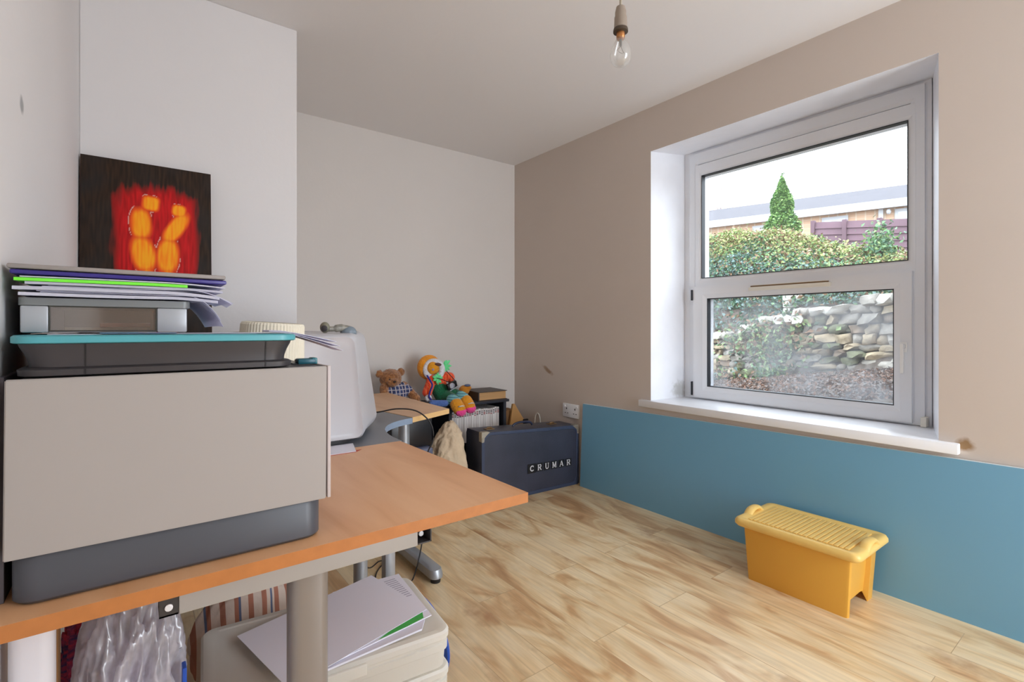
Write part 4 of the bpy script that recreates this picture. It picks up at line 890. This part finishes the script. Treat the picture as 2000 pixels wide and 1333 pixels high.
# plastic bag, bulky
def lump(name, c, r, amp, fr, mat, label, cat, seed=0, zmin=.002, sub=6, shear=0, sharp=False, parent=None):
    bm = BM(); bmesh.ops.create_icosphere(bm, subdivisions=sub, radius=1)
    for v in bm.verts:
        p = v.co.copy(); q = (Vector((p.x-.55*p.z, p.y, .45*(p.z+.55*p.x))) if sharp else p)*fr+Vector((seed, seed*2, seed*3)); n = noise.noise(q)+.5*noise.noise(q*2.1)+(.22*noise.noise(q*4.3) if sharp else 0)
        if sharp: n = 1-2*abs(n)
        s = 1+amp*n
        z = c[2]+p.z*r[2]*s
        v.co = Vector((c[0]+p.x*r[0]*s+shear*p.z, c[1]+p.y*r[1]*s, max(zmin, z)))
    o = mesh_obj(name, bm, mat, parent, smooth=True)
    return tag(o, label, cat) if label else o
film = glassy('clear_bag_film', (240, 238, 246), .36, .25, .10, .55, 30)
lump('plastic_bag', (-.010, 1.36, .30), (.086, .11, .305), .26, 3.0, film, 'crumpled clear plastic bag stuffed full under the desk', 'bag', 3, sharp=True, shear=.01)
lump('bag_filling', (-.012, 1.37, .235), (.060, .09, .23), .2, 3, M('lilac_white_wool', (206, 196, 214), .9, bump=.8, bscale=40, vary=.15, vscale=20), 'pale lilac wadding inside the clear plastic bag', 'wadding', 5)
bm = BM(); lathe(bm, [(.026, 0), (.028, .003), (.028, .022), (.026, .025)], (0, 0, 0), 24, M4=Matrix.Translation((-.055, 1.19, .512)) @ Euler((1.2, .2, 0)).to_matrix().to_4x4())
yw = M('yarn_ball_label', (226, 220, 236), .6); lines_on(yw, 0, 70, (196, 40, 140), .75)
yarnm = M('multicolour_yarn', (214, 60, 80), .85, rgb2=(60, 50, 96), vscale=26, bump=1, bscale=60, stretch=(1, 1, 3))
bm.free()
lump('multicolour_yarn', (-.085, 1.47, .27), (.055, .06, .275), .25, 4, yarnm, 'dark red and blue knotted yarn bundle behind the plastic bag', 'yarn', 9)
bm = BM(); box(bm, (-.125, 1.30, 0), (-.117, 1.34, .60), .001); tag(mesh_obj('cardboard_strip', bm, M('brown_cardboard', (138, 98, 58))), 'brown cardboard strip standing behind the white desk leg', 'cardboard')
strm = M('cream_pink_stripe', (232, 214, 200), .85, bump=.3, bscale=30); lines_on(strm, 0, 26, (186, 126, 104), .62); lines_on(strm, 0, 11, (110, 120, 150), .93)
lump('striped_cushion', (.30, 1.86, .155), (.165, .09, .165), .10, 2, strm, 'cream cushion with brown stripes behind the frosted boxes', 'cushion', 4, shear=.02)

# ------------------------------------------------------------ outside
exec_rng = random.Random(11)
# terrain
bm = BM()
def wall_x(y): return 5.5+(y-1.63)*.44
def ground(x, y):
    wx = wall_x(y)
    base = .42+.16*max(0, 3.9-y)*.9
    if x < wx: return base-.06*(wx-x)
    t = (x-wx); top = 1.30
    return min(2.25, top+t*.33) if t > .25 else base+(top-base)*t/.25
xs = [3.17+i*.28 for i in range(24)]+[10+i*1.2 for i in range(25)]; ys = [-6+i*.45 for i in range(60)]
G = [[bm.verts.new((x, y, ground(x, y)+.03*noise.noise(Vector((x*2, y*2, 0))))) for y in ys] for x in xs]
for i in range(len(xs)-1):
    for j in range(len(ys)-1): bm.faces.new([G[i][j], G[i+1][j], G[i+1][j+1], G[i][j+1]])
gmat = M('leaf_litter_earth', (112, 100, 92), .95, rgb2=(80, 70, 60), vscale=14, bump=1, bscale=20)
struct('ground', bm, gmat, smooth=True)
def scatter(bm, pts, size, cols, ncol, rng, up=.3):
    for (p, nrm) in pts:
        s = size*rng.uniform(.6, 1.3); d = Vector((rng.uniform(-1, 1), rng.uniform(-1, 1), rng.uniform(-1, 1)+up)).normalized()
        u = d.cross(Vector((rng.uniform(-1, 1), rng.uniform(-1, 1), rng.uniform(-1, 1)))).normalized(); v = d.cross(u)
        a = [p+u*s, p+v*s*.55+d*s*.15, p-u*s*.8, p-v*s*.55+d*s*.15]
        f = bm.faces.new([bm.verts.new(q) for q in a]); f.material_index = rng.randrange(ncol) if cols is None else cols(p, rng)
# leaf litter
bm = BM(); rng = random.Random(3); P = []
for _ in range(12000):
    x = rng.uniform(3.3, 5.9); y = rng.uniform(-.3, 4.3)
    if x < wall_x(y)-.05: P.append((Vector((x, y, ground(x, y)+.035)), None))
scatter(bm, P, .022, None, 3, rng)
tag(mesh_obj('fallen_leaves', bm, [M('brown_leaf', (112, 92, 80), .9), M('grey_leaf', (128, 120, 116), .9), M('rust_leaf', (126, 94, 76), .9)]), 'brown fallen leaves covering the earth below the stone wall', 'leaves', kind='stuff')
# dry-stone wall
bm = BM(); rng = random.Random(5)
def wtop(y): return 1.47-(y-1.63)*.175+.02*math.sin(y*3)
y = -1.0
cols_ = []
row = 0
yy0, yy1 = -1.2, 6.0
z = .2
bmesh_rows = []
while z < 2.1:
    hgt = rng.uniform(.055, .11); y = yy0+rng.uniform(0, .2)
    while y < yy1:
        L_ = rng.uniform(.10, .26); top = wtop(y+L_/2)
        if z+hgt*.5 < top and z > ground(wall_x(y)-.1, y)-.25:
            cap_ = z+hgt*1.4 >= top
            xw = wall_x(y+L_/2); dx = rng.uniform(-.03, .03)-(.07 if cap_ else 0)
            g = bmesh.ops.create_icosphere(bm, subdivisions=2, radius=1)
            sd = rng.uniform(0, 99); mi = rng.choice((4, 4, 0)) if cap_ else rng.choice((0, 0, 1, 1, 2, 3))
            for v in g['verts']:
                p = v.co; s = 1+.38*noise.noise(p*1.4+Vector((sd, 0, 0)))+.15*noise.noise(p*4+Vector((sd, 0, 0)))
                q = Vector([math.copysign(abs(p[i])**.45, p[i]) for i in range(3)])*s
                lz = -.02*q.y
                v.co = Vector((xw+.12+dx+q.x*.16+.44*q.y*L_*.5, y+L_/2+q.y*L_*.54, z+hgt/2+q.z*hgt*.55-.175*q.y*L_*.4))
            for v in g['verts']:
                for f in v.link_faces: f.material_index = mi
        y += L_
    z += hgt
sm = [M('grey_stone', (150, 144, 134), .9, vary=.3, vscale=9, bump=1, bscale=30), M('buff_stone', (166, 150, 124), .9, vary=.25, vscale=9, bump=1, bscale=30), M('dark_mossy_stone', (104, 106, 80), .95, vary=.3, vscale=9, bump=1, bscale=30), M('brown_stone', (124, 108, 92), .9, vary=.3, vscale=9), M('pale_coping_stone', (206, 202, 192), .85, vary=.15, vscale=9, bump=1, bscale=30)]
tag(mesh_obj('stone_wall', bm, sm, auto=60), 'dry-stone retaining wall with pale coping outside the window', 'stone wall')
# ivy on the wall and bank
ivy = [M('ivy_dark', (70, 102, 78), .5, spec=.4), M('ivy_mid', (92, 128, 84), .5), M('ivy_light', (134, 158, 100), .6), M('ivy_brown', (128, 98, 72), .7), M('ivy_blue_grey', (104, 128, 124), .5)]
bm = BM(); rng = random.Random(8); P = []
for _ in range(900):
    y = rng.gauss(2.95, .33); zz = rng.gauss(.98, .16)
    if zz < wtop(y)+.05: P.append((Vector((wall_x(y)-.13-rng.uniform(0, .08), y, zz)), None))
scatter(bm, P, .035, lambda p, r: r.choice((1, 2, 3, 3, 2, 0)), 5, rng)
tag(mesh_obj('wall_creeper', bm, ivy), 'brown and green creeper growing over the stone wall', 'creeper', kind='stuff')
for (cy_, n_, s_, lb) in ((2.72, 260, .13, 'leafy green plant at the foot of the stone wall'), (3.5, 220, .12, 'sparse rusty plant at the left foot of the stone wall')):
    bm = BM(); P = []
    for _ in range(n_):
        P.append((Vector((wall_x(cy_)-.25+rng.gauss(0, s_*.6), cy_+rng.gauss(0, s_), ground(wall_x(cy_)-.3, cy_)+abs(rng.gauss(.05, s_*.7)))), None))
    scatter(bm, P, .035, (lambda p, r: r.choice((0, 1, 2))) if cy_ < 3 else (lambda p, r: r.choice((2, 3, 3, 4))), 5, rng)
    tag(mesh_obj('ground_plant', bm, ivy), lb, 'plant')
# hedge: solid core plus leaves
def hedge_top(y):
    pts = [(p[0], p[1]-.04) for p in [(-2, 1.5), (1.6, 1.90), (2.15, 2.06), (2.5, 2.20), (3.1, 2.34), (3.63, 2.60), (4.2, 2.68), (4.8, 2.74), (6.5, 2.85), (9, 2.9)]]
    for a, b in zip(pts[:-1], pts[1:]):
        if a[0] <= y <= b[0]: return a[1]+(b[1]-a[1])*(y-a[0])/(b[0]-a[0])
    return 2.3
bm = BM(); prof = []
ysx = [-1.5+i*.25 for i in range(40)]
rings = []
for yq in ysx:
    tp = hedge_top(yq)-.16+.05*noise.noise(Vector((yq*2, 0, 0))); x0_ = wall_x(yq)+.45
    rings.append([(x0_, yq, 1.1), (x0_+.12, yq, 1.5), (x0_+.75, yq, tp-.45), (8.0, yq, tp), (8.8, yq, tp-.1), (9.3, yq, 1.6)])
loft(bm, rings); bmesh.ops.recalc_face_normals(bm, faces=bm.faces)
hd = thing('hedge', (7.5, 3.5, 1.3), 'mixed ivy and bramble hedge on the bank above the stone wall', 'hedge')
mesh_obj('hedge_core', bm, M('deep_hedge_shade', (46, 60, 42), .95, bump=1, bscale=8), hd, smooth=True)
bm = BM(); rng = random.Random(21); P = []
for _ in range(62000):
    yq = rng.uniform(.3, 7.0); tp = hedge_top(yq); t = rng.random(); x0_ = wall_x(yq)+.35
    cl_ = .13*noise.noise(Vector((yq*2.2, t*4, 0)))
    if t < .8:
        k = t/.8
        if k < .5: x = x0_+.7*k*1.1; zz = 1.22+(tp-1.75)*k*2
        else: x = x0_+.38+(8.0-x0_-.38)*(k-.5)*2; zz = 1.22+(tp-1.75)+.55*(k-.5)*2
    else: x = 8.0+(t-.8)*4; zz = tp
    jit = rng.gauss(0, .05)
    P.append((Vector((x-.05+jit-cl_*.5, yq, zz+.0+jit+cl_*.7+(abs(rng.gauss(0, .035)) if t > .7 else 0))), None))
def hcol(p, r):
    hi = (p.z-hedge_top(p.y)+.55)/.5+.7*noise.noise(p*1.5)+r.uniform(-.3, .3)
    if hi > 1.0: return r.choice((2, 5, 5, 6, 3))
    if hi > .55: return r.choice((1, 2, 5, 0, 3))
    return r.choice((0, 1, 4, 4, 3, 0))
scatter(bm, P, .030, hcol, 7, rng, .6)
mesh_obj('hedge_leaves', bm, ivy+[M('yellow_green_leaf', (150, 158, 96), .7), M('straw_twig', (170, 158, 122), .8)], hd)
bm = BM(); P = []
for _ in range(9000):
    yq = rng.uniform(.2, 7); x = wall_x(yq)+rng.uniform(.12, .62); P.append((Vector((x, yq, ground(x, yq)+.03+abs(rng.gauss(0, .05)))), None))
scatter(bm, P, .034, lambda p, r: r.choice((0, 0, 1, 4, 4, 3)), 5, rng)
tag(mesh_obj('bank_ivy', bm, ivy), 'dark ivy carpet covering the bank between stone wall and hedge', 'ivy', kind='stuff')
# shrub in front of the fence
sb = thing('garden_shrub', (8, 2.3, 2.0), 'bright green shrub rising above the hedge by the brown fence', 'shrub')
bm = BM(); P = []
for _ in range(750):
    yq = rng.gauss(2.36, .09); P.append((Vector((7.95+rng.gauss(0, .12), yq, 2.26+rng.gauss(0, .14)-.4*(abs(yq-2.36)))), None))
scatter(bm, P, .032, lambda p, r: r.choice((0, 1, 1, 2)), 5, rng); mesh_obj('foliage', bm, ivy, sb)
bm = BM(); tube(bm, [(7.95, 2.36, 1.7), (7.95, 2.36, 2.35)], .015, 6); mesh_obj('stem', bm, M('bark', (92, 76, 60), .9), sb)
# low stone post behind the wall
bm = BM()
for k in range(5): box(bm, (6.35, 2.65, 1.15+k*.085), (6.65, 2.90+.0, 1.23+k*.085), .015, rot=(0, 0, rng.uniform(-.1, .1)))
tag(mesh_obj('stone_pillar', bm, sm[4], auto=40), 'short pale stone pillar standing in the ivy behind the wall', 'stone pillar')
# fence
fn_ = thing('garden_fence', (12, 3.5, 2.0), 'dark brown timber fence behind the hedge', 'fence')
fmt = M('dark_brown_timber', (108, 84, 92), .85, vary=.1, vscale=4)
A = Vector((12.0, 4.80, 3.50)); B = Vector((11.6, 2.2, 3.12))
nseg = 4
for k in range(nseg):
    a = A.lerp(B, k/nseg); b = A.lerp(B, (k+1)/nseg); bm = BM()
    for q in range(11):
        zt_a = a.z-q*.135; zt_b = b.z-q*.135
        vs = [bm.verts.new(p) for p in ((a.x, a.y, zt_a), (b.x, b.y, zt_b), (b.x-.03, b.y, zt_b-.145), (a.x-.03, a.y, zt_a-.145), (a.x+.03, a.y, zt_a), (b.x+.03, b.y, zt_b), (b.x+.01, b.y, zt_b-.145), (a.x+.01, a.y, zt_a-.145))]
        for f in ((0, 1, 2, 3), (7, 6, 5, 4), (4, 5, 1, 0), (3, 2, 6, 7), (0, 3, 7, 4), (1, 5, 6, 2)): bm.faces.new([vs[i] for i in f])
    mesh_obj('fence_panel', bm, fmt, fn_)
for k in range(nseg+1):
    a = A.lerp(B, k/nseg); bm = BM(); box(bm, (a.x-.06, a.y-.04, 1.9), (a.x+.04, a.y+.04, a.z+.03), .005); mesh_obj('fence_post', bm, fmt, fn_)
# conifer
cf = thing('conifer_tree', (13, 5.93, 2.2), 'narrow green conifer in front of the brick terrace', 'tree')
bm = BM(); lathe(bm, [(.08, 0), (.06, 1.2), (.02, 2.6)], (13, 5.93, 2.2), 8); mesh_obj('trunk', bm, M('bark', (92, 76, 60)), cf)
bm = BM(); P = []
for _ in range(9000):
    t = rng.random()**.75; zz = 3.25+1.60*t; R_ = .44*(1-t)**.75*(1+.18*math.sin(zz*9))+.03; a = rng.uniform(0, 2*PI); rr = R_*math.sqrt(rng.uniform(.45, 1))
    P.append((Vector((13+rr*math.cos(a), 5.93+rr*math.sin(a), zz+rng.uniform(-.05, .08))), None))
for _ in range(50): P.append((Vector((13+rng.gauss(0, .015), 5.93+rng.gauss(0, .015), rng.uniform(4.8, 5.06))), None))
scatter(bm, P, .045, None, 3, rng, 1.5)
mesh_obj('foliage', bm, [M('conifer_green', (118, 154, 92), .8), M('conifer_light_green', (150, 184, 112), .8), M('conifer_deep', (86, 120, 76), .8)], cf)
# bare tree far behind
bt = thing('bare_tree', (24, 13.4, 3), 'leafless winter tree behind the terrace roof', 'tree')
bm = BM()
def branch(p, d, l, r, k):
    e = p+d*l; tube(bm, [tuple(p), tuple(e)], [r, r*.6], 5)
    if k:
        for _ in range(3): branch(e, (d+Vector((rng.uniform(-.7, .7), rng.uniform(-.7, .7), rng.uniform(-.1, .4)))).normalized(), l*.62, r*.5, k-1)
branch(Vector((24, 13.4, 3)), Vector((0, 0, 1)), 2.6, .08, 5); mesh_obj('branches', bm, M('pale_twig', (150, 136, 130), .9), bt)
# terrace of houses
hs = thing('brick_terrace', (20.6, 8.6, 2.9), 'long low brick terrace with grey roof and white windows beyond the hedge', 'house')
P0 = Vector((18.63, 15.0)); P1 = Vector((22.8, 1.5)); dv = (P1-P0).normalized(); nv = Vector((-dv.y, dv.x))   # nv points away from the camera
if nv.x < 0: nv = -nv
LEN = (P1-P0).length
def hp(s, o, z): q = P0+dv*s+nv*o; return (q.x, q.y, z)
def hbox(bm, s0, s1, o0, o1, z0, z1, mi=0):
    vs = [bm.verts.new(hp(s, o, z)) for s in (s0, s1) for o in (o0, o1) for z in (z0, z1)]
    for q in ((0, 1, 3, 2), (4, 6, 7, 5), (0, 4, 5, 1), (2, 3, 7, 6), (0, 2, 6, 4), (1, 5, 7, 3)):
        f = bm.faces.new([vs[i] for i in q]); f.material_index = mi
brick = bpy.data.materials.new('orange_brick'); brick.use_nodes = True; nt = brick.node_tree
tcn = nt.nodes.new('ShaderNodeTexCoord'); mpn = nt.nodes.new('ShaderNodeMapping'); mpn.inputs['Rotation'].default_value = (PI/2, 0, PI/2); bt_ = nt.nodes.new('ShaderNodeTexBrick'); bt_.inputs['Scale'].default_value = 3
bt_.inputs['Color1'].default_value = (*lin((192, 156, 126)), 1); bt_.inputs['Color2'].default_value = (*lin((180, 142, 112)), 1); bt_.inputs['Mortar'].default_value = (*lin((196, 176, 154)), 1)
nt.links.new(tcn.outputs['Object'], mpn.inputs[0]); nt.links.new(mpn.outputs[0], bt_.inputs[0]); nt.links.new(bt_.outputs[0], nt.nodes['Principled BSDF'].inputs['Base Color'])
bm = BM(); hbox(bm, 0, LEN, 0, 6, 2.0, 5.55); mesh_obj('wall', bm, brick, hs)
bm = BM()
vs = [bm.verts.new(hp(*p)) for p in ((0, -.35, 5.66), (LEN, -.35, 5.66), (LEN, 3, 6.95), (0, 3, 6.95), (LEN, 6.3, 5.66), (0, 6.3, 5.66), (0, -.35, 5.60), (LEN, -.35, 5.60), (LEN, 6.3, 5.6), (0, 6.3, 5.6))]
for q in ((0, 1, 2, 3), (3, 2, 4, 5), (6, 7, 1, 0), (5, 4, 8, 9), (9, 8, 7, 6), (0, 3, 5, 9, 6), (1, 7, 8, 4, 2)): bm.faces.new([vs[i] for i in q])
bmesh.ops.recalc_face_normals(bm, faces=bm.faces)
for v in bm.verts:
    if v.co.z > 6.5: v.co.z = 6.87
mesh_obj('roof', bm, M('grey_slate_tiles', (80, 77, 82), .8, vary=.06, vscale=3), hs)
whp = M('white_fascia', (176, 176, 178), .5)
bm = BM(); hbox(bm, 0, LEN, -.40, -.28, 5.38, 5.66); mesh_obj('fascia', bm, whp, hs)
pane = M('pale_window_pane', (196, 208, 218), .15)
for (sa, sb_, z0, z1, split) in ((4.9, 5.45, 4.6, 5.30, 1), (7.3, 8.13, 4.5, 5.33, 2), (9.5, 10.6, 3.4, 5.36, 1), (2.0, 3.2, 4.4, 5.3, 2)):
    bm = BM(); hbox(bm, sa, sb_, -.06, .05, z0, z1); wf = mesh_obj('window', bm, whp, hs)
    n_ = split; wd = (sb_-sa)/n_
    for q in range(n_):
        bm = BM(); hbox(bm, sa+q*wd+.09, sa+(q+1)*wd-.09, -.075, -.062, z0+.25, z1-.12); mesh_obj('pane', bm, pane, wf)
bm = BM(); hbox(bm, 9.03, 9.17, -.14, -.02, 2.5, 5.4); mesh_obj('downpipe', bm, whp, hs)
bm = BM(); q = hp(9.32, -.2, 5.27); ball(bm, q, (.09, .07, .10)); mesh_obj('satellite_dish', bm, whp, hs, smooth=True)
